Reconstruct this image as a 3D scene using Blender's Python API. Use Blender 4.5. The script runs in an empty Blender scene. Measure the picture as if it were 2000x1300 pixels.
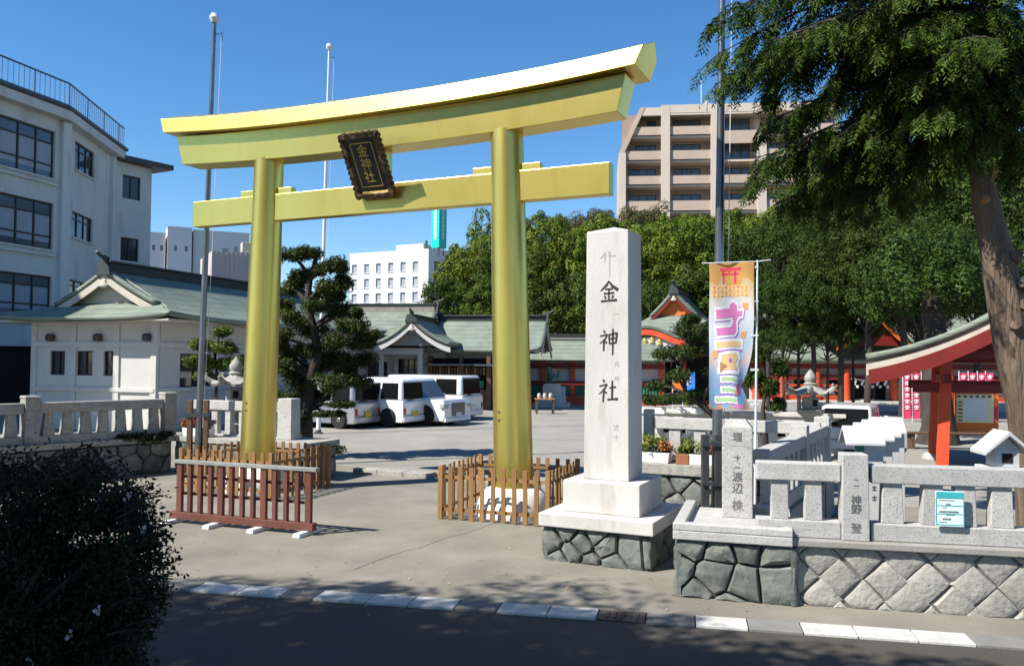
import bpy, bmesh, math, random
import numpy as np
from mathutils import Vector, Matrix
R_ = math.radians
scene = bpy.context.scene
# ------------------------------------------------------------------ camera
FPX = 1620.0; HCAM = 2.45; PITCH = R_(1.84); ROLL = R_(0.4)
cd = bpy.data.cameras.new('camera'); cam = bpy.data.objects.new('camera', cd)
scene.collection.objects.link(cam); scene.camera = cam
cd.sensor_fit = 'HORIZONTAL'; cd.sensor_width = 36.0; cd.lens = 36.0 * FPX / 2000.0
cd.clip_start = 0.05; cd.clip_end = 3000
CR = Matrix.Rotation(math.pi / 2 + PITCH, 3, 'X') @ Matrix.Rotation(ROLL, 3, 'Z')
cam.matrix_world = Matrix.Translation((0, 0, HCAM)) @ CR.to_4x4()
# ------------------------------------------------------------------ sky, sun, exposure
SUN_EL = R_(46.5); SUN_D = Vector((-0.90, -0.43, 0)).normalized()      # horizontal direction towards the sun
to_sun = Vector((SUN_D.x * math.cos(SUN_EL), SUN_D.y * math.cos(SUN_EL), math.sin(SUN_EL)))
w = bpy.data.worlds.new('World'); scene.world = w; w.use_nodes = True
nt = w.node_tree; nt.nodes.clear()
sky = nt.nodes.new('ShaderNodeTexSky'); sky.sky_type = 'NISHITA'; sky.sun_disc = False
sky.sun_elevation = SUN_EL; sky.sun_rotation = math.atan2(SUN_D.x, SUN_D.y)
sky.altitude = 20; sky.air_density = 1.0; sky.dust_density = 0.0; sky.ozone_density = 4.5
bg = nt.nodes.new('ShaderNodeBackground'); bg.inputs[1].default_value = 0.093
wo = nt.nodes.new('ShaderNodeOutputWorld')
hsv = nt.nodes.new('ShaderNodeHueSaturation'); hsv.inputs['Saturation'].default_value = 1.22; nt.links.new(sky.outputs[0], hsv.inputs['Color']); nt.links.new(hsv.outputs[0], bg.inputs[0]); nt.links.new(bg.outputs[0], wo.inputs[0])
sl = bpy.data.lights.new('sun', 'SUN'); sl.energy = 5.0; sl.angle = R_(0.5); sl.color = (1.0, 0.955, 0.87)
so = bpy.data.objects.new('sun', sl); scene.collection.objects.link(so)
so.rotation_euler = to_sun.to_track_quat('Z', 'Y').to_euler(); so.location = to_sun * 60
vs = scene.view_settings
vs.view_transform = 'Standard'; vs.look = 'None'; vs.gamma = 1.0; vs.use_curve_mapping = False; vs.exposure = 0.86
# ------------------------------------------------------------------ measuring helpers (photo pixel -> place)
CAMP = Vector((0, 0, HCAM))
def ray(px, py): return CR @ Vector(((px - 1000) / FPX, (650 - py) / FPX, -1.0))
def G(px, py, z=0.0):
    d = ray(px, py); return CAMP + d * ((z - HCAM) / d.z)
def A(px, py, Y):
    d = ray(px, py); return CAMP + d * (Y / d.y)
def WP(px, py, p0, ang):                      # where a sight line meets an upright plane: (along, height)
    u = Vector((math.cos(ang), math.sin(ang))); n = Vector((-u.y, u.x)); d = ray(px, py)
    t = (p0[0] * n.x + p0[1] * n.y) / (d.x * n.x + d.y * n.y); q = CAMP + d * t
    return (q.x - p0[0]) * u.x + (q.y - p0[1]) * u.y, q.z
# ------------------------------------------------------------------ building helpers
COL = scene.collection
rnd = random.Random(7)
class MB:
    def __init__(s): s.v = []; s.f = []
    def add(s, vs, fs):
        o = len(s.v); s.v += [tuple(v) for v in vs]; s.f += [tuple(i + o for i in f) for f in fs]; return s
    def box(s, x0, x1, y0, y1, z0, z1, M=None):
        vs = [(x0,y0,z0),(x1,y0,z0),(x1,y1,z0),(x0,y1,z0),(x0,y0,z1),(x1,y0,z1),(x1,y1,z1),(x0,y1,z1)]
        if M: vs = [M @ Vector(v) for v in vs]
        return s.add(vs, [(0,3,2,1),(4,5,6,7),(0,1,5,4),(1,2,6,5),(2,3,7,6),(3,0,4,7)])
    def taper(s, x0, x1, y0, y1, z0, z1, k, ky=None):
        cx, cy = (x0+x1)/2, (y0+y1)/2; ky = k if ky is None else ky
        f = lambda x: cx + (x-cx)*k; g = lambda y: cy + (y-cy)*ky
        vs = [(x0,y0,z0),(x1,y0,z0),(x1,y1,z0),(x0,y1,z0),(f(x0),g(y0),z1),(f(x1),g(y0),z1),(f(x1),g(y1),z1),(f(x0),g(y1),z1)]
        return s.add(vs, [(0,3,2,1),(4,5,6,7),(0,1,5,4),(1,2,6,5),(2,3,7,6),(3,0,4,7)])
    def tube(s, pts, rad, n=8, cap=True):
        pts = [Vector(p) for p in pts]; k = len(pts)
        if not hasattr(rad, '__len__'): rad = [rad] * k
        vs = []; ref = None
        for i, p in enumerate(pts):
            t = (pts[min(i+1,k-1)] - pts[max(i-1,0)]).normalized()
            if ref is None: ref = Vector((0,0,1)) if abs(t.z) < .9 else Vector((1,0,0))
            a = t.cross(ref).normalized(); b = t.cross(a).normalized(); ref = -a.cross(t) if False else ref
            for j in range(n):
                an = 2*math.pi*j/n; vs.append(p + (a*math.cos(an) + b*math.sin(an)) * rad[i])
        fs = [(i*n+j, i*n+(j+1)%n, (i+1)*n+(j+1)%n, (i+1)*n+j) for i in range(k-1) for j in range(n)]
        if cap: fs += [tuple(range(n-1,-1,-1)), tuple(range((k-1)*n, k*n))]
        return s.add(vs, fs)
    def lathe(s, prof, n=20, c=(0,0,0), ph=0.0, sx=1, sy=1):
        vs = []; k = len(prof)
        for r, z in prof:
            for j in range(n):
                an = 2*math.pi*j/n + ph; vs.append((c[0]+r*math.cos(an)*sx, c[1]+r*math.sin(an)*sy, c[2]+z))
        fs = [(i*n+j, i*n+(j+1)%n, (i+1)*n+(j+1)%n, (i+1)*n+j) for i in range(k-1) for j in range(n)]
        fs += [tuple(range(n-1,-1,-1)), tuple(range((k-1)*n, k*n))]
        return s.add(vs, fs)
    def extr(s, poly, vec):                      # closed prism: polygon of 3D points pushed along vec
        n = len(poly); vec = Vector(vec); vs = [Vector(p) for p in poly] + [Vector(p)+vec for p in poly]
        return s.add(vs, [tuple(range(n-1,-1,-1)), tuple(range(n,2*n))] + [(i,(i+1)%n,n+(i+1)%n,n+i) for i in range(n)])
    def loft(s, rings, cap=True, closed=True):
        n = len(rings[0]); k = len(rings); vs = [v for r in rings for v in r]; m = n if closed else n-1
        fs = [(i*n+j, i*n+(j+1)%n, (i+1)*n+(j+1)%n, (i+1)*n+j) for i in range(k-1) for j in range(m)]
        if cap and closed: fs += [tuple(range(n-1,-1,-1)), tuple(range((k-1)*n,k*n))]
        return s.add(vs, fs)
    def sheet(s, pts): return s.add(pts, [tuple(range(len(pts)))])
    def mesh(s, name, smooth=False, fix=True):
        me = bpy.data.meshes.new(name); me.from_pydata([tuple(v) for v in s.v], [], s.f)
        if fix:
            bm = bmesh.new(); bm.from_mesh(me); bmesh.ops.recalc_face_normals(bm, faces=bm.faces); bm.to_mesh(me); bm.free()
        if smooth:
            me.polygons.foreach_set('use_smooth', [True]*len(me.polygons))
        return me
    def build(s, name, mt, parent=None, smooth=False, bev=0.0, seg=2, ang=40, fix=True):
        return link(s.mesh(name, smooth, fix), name, mt, parent, bev, seg, ang, smooth)
def link(me, name, mt, parent=None, bev=0.0, seg=2, ang=40, smooth=False):
    o = bpy.data.objects.new(name, me); COL.objects.link(o)
    if mt is not None and not me.materials: me.materials.append(mt)
    if parent is not None: o.parent = parent
    if bev:
        b = o.modifiers.new('bevel', 'BEVEL'); b.width = bev; b.segments = seg; b.limit_method = 'ANGLE'; b.angle_limit = R_(ang)
    if smooth:
        try: me.set_sharp_from_angle(angle=R_(ang))
        except Exception: pass
    return o
def tag(o, label, cat, group=None):
    o['label'] = label; o['category'] = cat
    if group: o['group'] = group
    return o
def struct(o): o['kind'] = 'structure'; return o
def stuff(o): o['kind'] = 'stuff'; return o
def thing(name, label, cat, loc=(0,0,0), rz=0.0, group=None):
    o = bpy.data.objects.new(name, None); COL.objects.link(o); o.empty_display_size = .2
    o.location = loc; o.rotation_euler = (0, 0, rz); return tag(o, label, cat, group)
def copy_tree(o, parent=None):
    c = o.copy(); COL.objects.link(c); c.parent = parent
    for ch in list(o.children): copy_tree(ch, c)
    return c
# lettering: every text is turned into a mesh before anything else is built
TEXTS = {}
def prep_texts(lst):
    obs = []
    for t in lst:
        cu = bpy.data.curves.new('lettering', 'FONT'); cu.body = t; cu.size = 1.0; cu.extrude = 0.004; cu.align_x = 'CENTER'; cu.align_y = 'CENTER'
        cu.resolution_u = 3; ob = bpy.data.objects.new('lettering', cu); COL.objects.link(ob); obs.append((t, ob))
    dg = bpy.context.evaluated_depsgraph_get(); dg.update()
    for t, ob in obs:
        TEXTS[t] = bpy.data.meshes.new_from_object(ob.evaluated_get(dg))
    for t, ob in obs: bpy.data.objects.remove(ob)
def text(t, name, mt, parent, loc, size, rot=(math.pi/2, 0, 0), sx=1.0, thick=1.0):
    me = TEXTS[t].copy(); me.name = name; me.materials.clear(); me.materials.append(mt)
    o = bpy.data.objects.new(name, me); COL.objects.link(o); o.parent = parent
    o.location = loc; o.rotation_euler = rot; o.scale = (size*sx, size, thick); return o
# ------------------------------------------------------------------ materials
def rgb(r, g, b):                                # 8-bit display colour -> linear
    f = lambda c: (c/255/12.92) if c/255 <= .04045 else ((c/255+.055)/1.055)**2.4
    return (f(r), f(g), f(b))
def mat(name, c, c2=None, scale=2.0, rough=.8, metal=0.0, bump=0.0, bscale=40.0, spec=.4, var=0.0, c3=None, s3=14.0, k3=.35, stretch=None, coat=0.0, detail=5, bdist=.02):
    m = bpy.data.materials.new(name); m.use_nodes = True; n = m.node_tree.nodes; l = m.node_tree.links
    p = n['Principled BSDF']; p.inputs['Roughness'].default_value = rough; p.inputs['Metallic'].default_value = metal
    p.inputs['Specular IOR Level'].default_value = spec
    if coat: p.inputs['Coat Weight'].default_value = coat; p.inputs['Coat Roughness'].default_value = .08
    tc = n.new('ShaderNodeTexCoord'); src = tc.outputs['Object']
    if stretch:
        mp = n.new('ShaderNodeMapping'); mp.inputs['Scale'].default_value = stretch; l.new(src, mp.inputs[0]); src = mp.outputs[0]
    out = None
    if c2 is None: c2 = tuple(x*.82 for x in c)
    nz = n.new('ShaderNodeTexNoise'); nz.inputs['Scale'].default_value = scale; nz.inputs['Detail'].default_value = detail; nz.inputs['Roughness'].default_value = .6
    l.new(src, nz.inputs['Vector'])
    rp = n.new('ShaderNodeValToRGB'); rp.color_ramp.elements[0].position = .32; rp.color_ramp.elements[1].position = .68
    rp.color_ramp.elements[0].color = (*c2, 1); rp.color_ramp.elements[1].color = (*c, 1); l.new(nz.outputs[0], rp.inputs[0]); out = rp.outputs[0]
    if c3 is not None:
        n3 = n.new('ShaderNodeTexNoise'); n3.inputs['Scale'].default_value = s3; n3.inputs['Detail'].default_value = 3; l.new(src, n3.inputs['Vector'])
        r3 = n.new('ShaderNodeValToRGB'); r3.color_ramp.elements[0].position = .54; r3.color_ramp.elements[1].position = .66
        r3.color_ramp.elements[1].color = (k3, k3, k3, 1); r3.color_ramp.elements[0].color = (0,0,0,1); l.new(n3.outputs[0], r3.inputs[0])
        mx = n.new('ShaderNodeMixRGB'); l.new(r3.outputs[0], mx.inputs[0]); l.new(out, mx.inputs[1]); mx.inputs[2].default_value = (*c3, 1); out = mx.outputs[0]
    if var:
        oi = n.new('ShaderNodeObjectInfo'); mr = n.new('ShaderNodeMapRange'); mr.inputs[3].default_value = 1-var; mr.inputs[4].default_value = 1+var
        l.new(oi.outputs['Random'], mr.inputs[0]); hs = n.new('ShaderNodeHueSaturation'); l.new(mr.outputs[0], hs.inputs['Value']); l.new(out, hs.inputs['Color']); out = hs.outputs[0]
    l.new(out, p.inputs['Base Color'])
    if bump:
        nb = n.new('ShaderNodeTexNoise'); nb.inputs['Scale'].default_value = bscale; nb.inputs['Detail'].default_value = 6; l.new(src, nb.inputs['Vector'])
        bp = n.new('ShaderNodeBump'); bp.inputs['Strength'].default_value = bump; bp.inputs['Distance'].default_value = bdist; l.new(nb.outputs[0], bp.inputs['Height']); l.new(bp.outputs[0], p.inputs['Normal'])
    return m
def leafmat(name, c, c2, scale=1.2, var=.18, trans=.25, rough=.55):
    m = bpy.data.materials.new(name); m.use_nodes = True; n = m.node_tree.nodes; l = m.node_tree.links
    p = n['Principled BSDF']; p.inputs['Roughness'].default_value = rough; p.inputs['Specular IOR Level'].default_value = .10
    tc = n.new('ShaderNodeTexCoord'); nz = n.new('ShaderNodeTexNoise'); nz.inputs['Scale'].default_value = scale; nz.inputs['Detail'].default_value = 4
    l.new(tc.outputs['Object'], nz.inputs['Vector'])
    rp = n.new('ShaderNodeValToRGB'); rp.color_ramp.elements[0].position = .3; rp.color_ramp.elements[1].position = .7
    rp.color_ramp.elements[0].color = (*c2, 1); rp.color_ramp.elements[1].color = (*c, 1); l.new(nz.outputs[0], rp.inputs[0])
    ge = n.new('ShaderNodeNewGeometry'); mr = n.new('ShaderNodeMapRange'); mr.inputs[3].default_value = 1-var*1.6; mr.inputs[4].default_value = 1+var*1.6
    l.new(ge.outputs['Random Per Island'], mr.inputs[0])
    hs = n.new('ShaderNodeHueSaturation'); l.new(mr.outputs[0], hs.inputs['Value']); l.new(rp.outputs[0], hs.inputs['Color'])
    oi = n.new('ShaderNodeObjectInfo'); m2 = n.new('ShaderNodeMapRange'); m2.inputs[3].default_value = .488; m2.inputs[4].default_value = .512
    l.new(oi.outputs['Random'], m2.inputs[0]); l.new(m2.outputs[0], hs.inputs['Hue'])
    l.new(hs.outputs[0], p.inputs['Base Color'])
    tr = n.new('ShaderNodeBsdfTranslucent'); l.new(hs.outputs[0], tr.inputs[0]); mx = n.new('ShaderNodeMixShader'); mx.inputs[0].default_value = trans
    l.new(p.outputs[0], mx.inputs[1]); l.new(tr.outputs[0], mx.inputs[2]); l.new(mx.outputs[0], n['Material Output'].inputs[0])
    return m
def roofmat(name, c, c2, rows=1.5):
    m = mat(name, c, c2, scale=.9, rough=.62, spec=.35, c3=tuple(x*1.35 for x in c), s3=2.2, k3=.28)
    n = m.node_tree.nodes; l = m.node_tree.links; p = n['Principled BSDF']
    tc = n.new('ShaderNodeTexCoord'); mp = n.new('ShaderNodeMapping'); l.new(tc.outputs['Object'], mp.inputs[0])
    wv = n.new('ShaderNodeTexWave'); wv.wave_type = 'BANDS'; wv.bands_direction = 'Z'; wv.wave_profile = 'SAW'; wv.inputs['Scale'].default_value = rows; wv.inputs['Distortion'].default_value = .15
    l.new(mp.outputs[0], wv.inputs[0]); bp = n.new('ShaderNodeBump'); bp.inputs['Strength'].default_value = .9; bp.inputs['Distance'].default_value = .05
    src = p.inputs['Base Color'].links[0].from_socket; rj = n.new('ShaderNodeValToRGB'); rj.color_ramp.elements[0].color = (.62,.62,.62,1); rj.color_ramp.elements[0].position = .04; rj.color_ramp.elements[1].position = .16
    l.new(wv.outputs[1], rj.inputs[0]); mj = n.new('ShaderNodeMixRGB'); mj.blend_type = 'MULTIPLY'; mj.inputs[0].default_value = 1; l.new(src, mj.inputs[1]); l.new(rj.outputs[0], mj.inputs[2]); l.new(mj.outputs[0], p.inputs['Base Color'])
    l.new(wv.outputs[1], bp.inputs['Height']); l.new(bp.outputs[0], p.inputs['Normal']); return m
def glassmat(name, c, rough=.06):
    m = mat(name, c, tuple(x*.6 for x in c), scale=.7, rough=rough, spec=.6); return m
M = {}
M['asphalt'] = mat('asphalt', (.072,.063,.053), (.052,.046,.039), scale=.8, rough=.92, bump=.5, bscale=90, c3=(.085,.083,.08), s3=60, k3=.5)
M['concrete'] = mat('forecourt_concrete', (.238,.220,.182), (.158,.146,.12), scale=.9, rough=.9, bump=.25, bscale=60, c3=(.11,.103,.09), s3=95, k3=.55)
M['precinct'] = mat('precinct_paving', (.285,.268,.236), (.22,.207,.182), scale=.5, rough=.92, bump=.4, bscale=45, c3=(.19,.185,.175), s3=2.2, k3=.35)
M['gravel'] = mat('gravel', (.30,.28,.24), (.17,.16,.14), scale=26, rough=.95, bump=.9, bscale=30)
M['town'] = mat('town_ground', (.14,.14,.135), (.10,.10,.098), scale=.1, rough=.95)
M['soil'] = mat('hill_soil', (.045,.05,.025), (.03,.035,.018), scale=.4, rough=1)
M['kerb'] = mat('kerb_concrete', (.20,.195,.18), (.15,.145,.135), scale=3, rough=.9, bump=.3, var=.1)
M['kerbwhite'] = mat('kerb_white_paint', (.56,.55,.52), (.42,.41,.39), scale=4, rough=.75, bump=.2, c3=(.33,.32,.3), s3=16, k3=.5)
M['rust'] = mat('rusty_plate', (.085,.06,.05), (.06,.045,.04), scale=9, rough=.8, bump=.3)
M['gold'] = mat('gold_leaf_metal', (.72,.575,.155), (.655,.515,.13), scale=1.1, rough=.33, metal=.9, spec=.5, bump=.05, bscale=22, stretch=(1,1,.35), c3=(.58,.45,.10), s3=5, k3=.3)
M['whitestone'] = mat('pale_granite', (.56,.54,.505), (.455,.44,.41), scale=2.2, rough=.8, bump=.25, bscale=70, c3=(.34,.32,.28), s3=5, k3=.5, stretch=(1,1,.22))
M['granite'] = mat('speckled_granite', (.46,.45,.43), (.37,.36,.345), scale=7, rough=.85, bump=.3, bscale=80, c3=(.20,.195,.19), s3=48, k3=.65, var=.06)
M['granite_old'] = mat('weathered_granite', (.36,.35,.315), (.26,.25,.225), scale=4, rough=.9, bump=.35, bscale=60, c3=(.15,.145,.13), s3=18, k3=.6, var=.06)
M['rubble'] = mat('green_grey_stone', (.15,.163,.148), (.085,.095,.087), scale=3.2, rough=.85, bump=.7, bscale=14, c3=(.26,.25,.22), s3=5, k3=.5, var=.28)
M['joint'] = mat('grey_joint', (.16,.155,.14), (.10,.097,.088), scale=8, rough=1)
M['mortar'] = mat('dark_joint', (.055,.053,.048), (.035,.034,.03), scale=8, rough=1)
M['wallstone'] = mat('split_grey_stone', (.345,.33,.295), (.275,.265,.235), scale=4, rough=.9, bump=.7, bscale=22, c3=(.18,.175,.155), s3=13, k3=.4, var=.10)
M['cap'] = mat('wall_cap_cement', (.30,.285,.255), (.23,.22,.195), scale=3, rough=.9, bump=.3)
M['picket'] = mat('orange_stained_wood', (.285,.155,.058), (.215,.11,.038), scale=3, rough=.65, bump=.15, stretch=(6,6,.6), var=.14)
M['redwood'] = mat('red_brown_paint', (.15,.05,.033), (.11,.037,.025), scale=4, rough=.6, bump=.15, stretch=(5,5,.7), var=.15)
M['greypaint'] = mat('weathered_grey_wood', (.27,.275,.26), (.19,.195,.185), scale=5, rough=.8, bump=.2, stretch=(.8,6,6))
M['footwhite'] = mat('white_paint', (.72,.71,.69), (.62,.61,.58), scale=5, rough=.7)
M['ink'] = mat('carved_black_ink', (.02,.019,.018), (.035,.034,.032), scale=12, rough=.8)
M['faintink'] = mat('faint_carving', (.42,.405,.38), (.36,.35,.33), scale=12, rough=.9)
M['greyink'] = mat('worn_ink', (.13,.13,.13), (.22,.22,.21), scale=30, rough=.9)
M['plaster'] = mat('white_plaster', (.56,.545,.51), (.49,.475,.445), scale=.8, rough=.85, c3=(.45,.44,.42), s3=3, k3=.3)
M['plaster_old'] = mat('aged_white_render', (.60,.60,.58), (.50,.50,.485), scale=.35, rough=.88, c3=(.36,.36,.345), s3=1.2, k3=.5, stretch=(1,1,.3))
M['farwhite'] = mat('far_white_wall', (.62,.62,.61), (.57,.57,.56), scale=.06, rough=.85)
M['farpink'] = mat('pinkish_corrugated_wall', (.44,.38,.365), (.38,.33,.315), scale=.6, rough=.85, stretch=(6,6,.1))
M['condo'] = mat('salmon_tile', (.50,.385,.295), (.44,.335,.26), scale=.3, rough=.8)
M['condo2'] = mat('pale_beige_tile', (.60,.50,.41), (.54,.45,.37), scale=.3, rough=.8)
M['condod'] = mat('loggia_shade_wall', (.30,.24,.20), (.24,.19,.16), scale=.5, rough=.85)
M['glass'] = glassmat('window_glass', (.035,.042,.05))
M['glassb'] = glassmat('blue_grey_glass', (.10,.13,.17), .1)
M['curtain'] = mat('curtain', (.34,.37,.42), (.26,.29,.34), scale=2, rough=.9, stretch=(14,14,.2))
M['frame'] = mat('dark_window_frame', (.035,.034,.034), rough=.5)
M['framew'] = mat('pale_sill', (.58,.57,.55), rough=.7)
M['copper'] = roofmat('verdigris_copper', (.20,.235,.185), (.14,.168,.132))
M['copperdark'] = mat('dark_copper', (.045,.06,.055), (.03,.038,.036), scale=3, rough=.6)
M['ridge'] = mat('ridge_tiles', (.035,.037,.037), (.02,.021,.022), scale=4, rough=.6)
M['ridgepale'] = mat('pale_ridge_boards', (.30,.27,.23), (.22,.2,.17), scale=4, rough=.7)
M['vermilion'] = mat('vermilion_paint', (.62,.085,.03), (.52,.06,.022), scale=2.5, rough=.5, spec=.4)
M['darkred'] = mat('dark_red_paint', (.19,.016,.012), (.14,.012,.009), scale=2.5, rough=.5)
M['orange'] = mat('orange_paint', (.75,.17,.02), (.66,.14,.018), scale=2, rough=.5)
M['greenpaint'] = mat('shrine_green', (.05,.22,.14), (.035,.16,.10), scale=3, rough=.6)
M['eavewood'] = mat('pale_eave_boards', (.52,.48,.40), (.44,.40,.33), scale=3, rough=.8)
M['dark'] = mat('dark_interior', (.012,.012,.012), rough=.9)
M['brown'] = mat('brown_wood', (.13,.075,.045), (.09,.05,.03), scale=5, rough=.7, stretch=(5,5,.6))
M['steel'] = mat('galvanised_pole', (.23,.24,.26), (.17,.18,.195), scale=3, rough=.3, metal=.8)
M['steeldark'] = mat('dark_steel', (.075,.08,.085), (.05,.053,.056), scale=5, rough=.5, metal=.4)
M['polewhite'] = mat('white_pole', (.70,.71,.72), rough=.4)
M['railblue'] = mat('blue_grey_railing', (.07,.085,.12), rough=.5)
M['bark'] = mat('bark', (.06,.048,.038), (.03,.025,.02), scale=5, rough=.95, bump=.9, bscale=16, stretch=(1,1,.25))
M['barkpale'] = mat('conifer_bark', (.21,.15,.105), (.085,.062,.045), scale=5, rough=.95, bump=1.0, bscale=16, stretch=(1.6,1.6,.16), c3=(.10,.07,.05), s3=10, k3=.75, bdist=.07)
M['cut'] = mat('cut_wood', (.42,.20,.085), (.32,.15,.06), scale=8, rough=.8)
M['bronze'] = mat('green_bronze', (.12,.25,.20), (.07,.15,.12), scale=7, rough=.6, metal=.3)
M['lacquer'] = mat('black_lacquer', (.012,.012,.015), rough=.3, coat=.3)
M['goldletter'] = mat('gold_letter', (.62,.46,.14), rough=.4, metal=.6)
M['carved'] = mat('carved_gilt_frame', (.12,.08,.035), (.022,.015,.01), scale=7, rough=.5, metal=.35, c3=(.5,.3,.27), s3=6, k3=.5)
M['teal'] = mat('teal_sign', (.0,.48,.40), (.0,.44,.365), scale=.1, rough=.5)
M['white'] = mat('plain_white', (.80,.80,.79), rough=.6)
M['whitewood'] = mat('white_painted_wood', (.52,.52,.515), (.43,.43,.425), scale=4, rough=.6)
M['carwhite'] = mat('white_car_paint', (.70,.70,.70), (.68,.68,.68), rough=.25, spec=.5, coat=.6)
M['carsilver'] = mat('silver_car_paint', (.36,.37,.40), (.33,.34,.37), rough=.3, metal=.5, coat=.5)
M['carglass'] = mat('car_glass', (.008,.009,.010), rough=.15, spec=.12)
M['tyre'] = mat('tyre', (.018,.018,.018), rough=.9)
M['rim'] = mat('wheel_rim', (.48,.48,.49), rough=.3, metal=.8)
M['rimdark'] = mat('dark_wheel', (.05,.05,.052), rough=.4, metal=.5)
M['chrome'] = mat('grille_metal', (.22,.23,.24), (.05,.05,.05), scale=20, rough=.25, metal=.8)
M['lampred'] = mat('tail_lamp', (.35,.01,.01), rough=.2)
M['lampclear'] = mat('head_lamp', (.40,.42,.44), (.25,.27,.29), scale=9, rough=.1)
M['plateyel'] = mat('yellow_plate', (.60,.42,.03), rough=.5)
M['platewhite'] = mat('white_plate', (.7,.7,.7), rough=.5)
M['red'] = mat('red_plastic', (.55,.03,.03), rough=.5)
M['blue'] = mat('blue_cloth', (.02,.17,.62), (.03,.22,.70), scale=2, rough=.7)
M['pinkred'] = mat('pink_red_cloth', (.70,.05,.12), (.62,.04,.10), scale=2, rough=.8)
M['yellow'] = mat('cream_notice', (.82,.76,.46), (.78,.71,.42), scale=5, rough=.7)
M['cyan'] = mat('turquoise_print', (.05,.42,.47), rough=.6)
M['paper'] = mat('pale_print', (.66,.80,.80), (.60,.75,.76), scale=10, rough=.6)
M['skin'] = mat('skin', (.50,.31,.23), rough=.6)
M['pinkshirt'] = mat('pink_shirt', (.62,.42,.46), rough=.9)
M['trousers'] = mat('dark_trousers', (.03,.03,.04), rough=.9)
M['hair'] = mat('black_hair', (.012,.01,.01), rough=.6)
M['terracotta'] = mat('terracotta', (.30,.12,.06), rough=.9)
M['leaf_hill'] = leafmat('hill_leaves', (.155,.20,.022), (.06,.098,.012), .35, trans=.1)
M['leaf_hill2'] = leafmat('hill_leaves_dark', (.075,.118,.018), (.034,.06,.011), .35, trans=.08)
M['leaf_hill3'] = leafmat('hill_leaves_brown', (.12,.095,.038), (.065,.07,.026), .35, trans=.1)
M['leaf_camphor'] = leafmat('grove_leaves', (.055,.092,.016), (.024,.045,.009), .5, trans=.12)
M['leaf_conifer'] = leafmat('cypress_leaves', (.062,.105,.014), (.022,.044,.007), .6, trans=.15)
M['leaf_pine'] = leafmat('pine_needles', (.055,.085,.022), (.022,.038,.011), 1.5, trans=.1)
M['leaf_bright'] = leafmat('bright_pine_needles', (.14,.19,.04), (.065,.10,.02), 1.8, trans=.2)
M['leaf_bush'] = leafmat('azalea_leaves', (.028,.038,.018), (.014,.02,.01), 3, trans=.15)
M['leaf_plant'] = leafmat('potted_leaves', (.26,.27,.05), (.10,.15,.03), 6, trans=.25)
M['petal_red'] = leafmat('red_petals', (.50,.07,.05), (.35,.05,.04), 6)
M['petal_orange'] = leafmat('orange_petals', (.50,.19,.08), (.32,.13,.06), 6)
M['petal_white'] = leafmat('pale_petals', (.55,.48,.52), (.40,.36,.42), 6)
prep_texts(['金','神','社','理','十','渡','辺','株','野','登','一','昭','和','年','月','奉','納','献','ホテル','岐阜','ご案内','参拝者','御守','祈','願','祭','金神社','初','詣','健','康','厄','除','成','就','ご祈願','L','3','年','吉','日'])
# ================================================================== ground, road, kerb
ST = R_(-11.6)                                   # the street's direction
KA = G(380, 1147); KU = Vector((math.cos(ST), math.sin(ST), 0)); KV = Vector((-KU.y, KU.x, 0))
def on_street(s, t, z): p = KA + KU*s + KV*t; return Vector((p.x, p.y, z))
MB().sheet([(-600,-300,-.012),(600,-300,-.012),(600,900,-.012),(-600,900,-.012)]).build('ground', M['town'])
struct(bpy.data.objects['ground'])
o = MB().sheet([on_street(-60,-9,0),on_street(60,-9,0),on_street(60,-.16,0),on_street(-60,-.16,0)]).build('road', M['asphalt']); struct(o)
TA = R_(-24.5); TU = Vector((math.cos(TA), math.sin(TA), 0)); TV = Vector((-TU.y, TU.x, 0)); TM = Vector((-2.32, 14.3, 0))
def on_torii(s, t, z=0): p = TM + TU*s + TV*t; return Vector((p.x, p.y, z))
o = MB().sheet([on_street(-60,.16,.012),on_street(60,.16,.012),on_street(60,26,.012),on_street(-60,26,.012)]).build('forecourt', M['concrete']); struct(o)
# joints and cracks in the forecourt
for i, pts in enumerate([[(690,1112),(735,1094),(790,1075),(822,1068),(870,1050),(915,1039),(960,1022)]]):
    m = MB(); P = [G(*p, .016) for p in pts]
    for a, b in zip(P, P[1:]):
        d = (b-a).normalized(); n = Vector((-d.y, d.x, 0)) * .0035; m.sheet([a-n, b-n, b+n, a+n])
    m.build('crack', M['mortar'], bpy.data.objects['forecourt'])
# raised precinct floor behind its stone kerb
P0 = on_torii(-60, 3.05); 
m = MB(); m.extr([on_torii(-45,3.05,.0),on_torii(45,3.05,.0),on_torii(45,75,.0),on_torii(-45,75,.0)], (0,0,.10)); o = m.build('precinct_ground', M['precinct']); struct(o)
m = MB(); m.sheet([G(655,905,.104),G(860,912,.104),G(850,893,.104),G(700,886,.104)]); o = m.build('gravel_strip', M['gravel']); struct(o)
ks = thing('precinct_kerb', 'pale stone edging step between the forecourt and the shrine yard', 'kerb', TM, TA)
for i in range(9):
    x = -2.4 + i*.62
    if 3 <= i <= 3: continue
    MB().box(x, x+.61, 2.72, 3.046, .0, .115).build('kerb_stone', M['granite_old'], ks, bev=.012)
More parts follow.
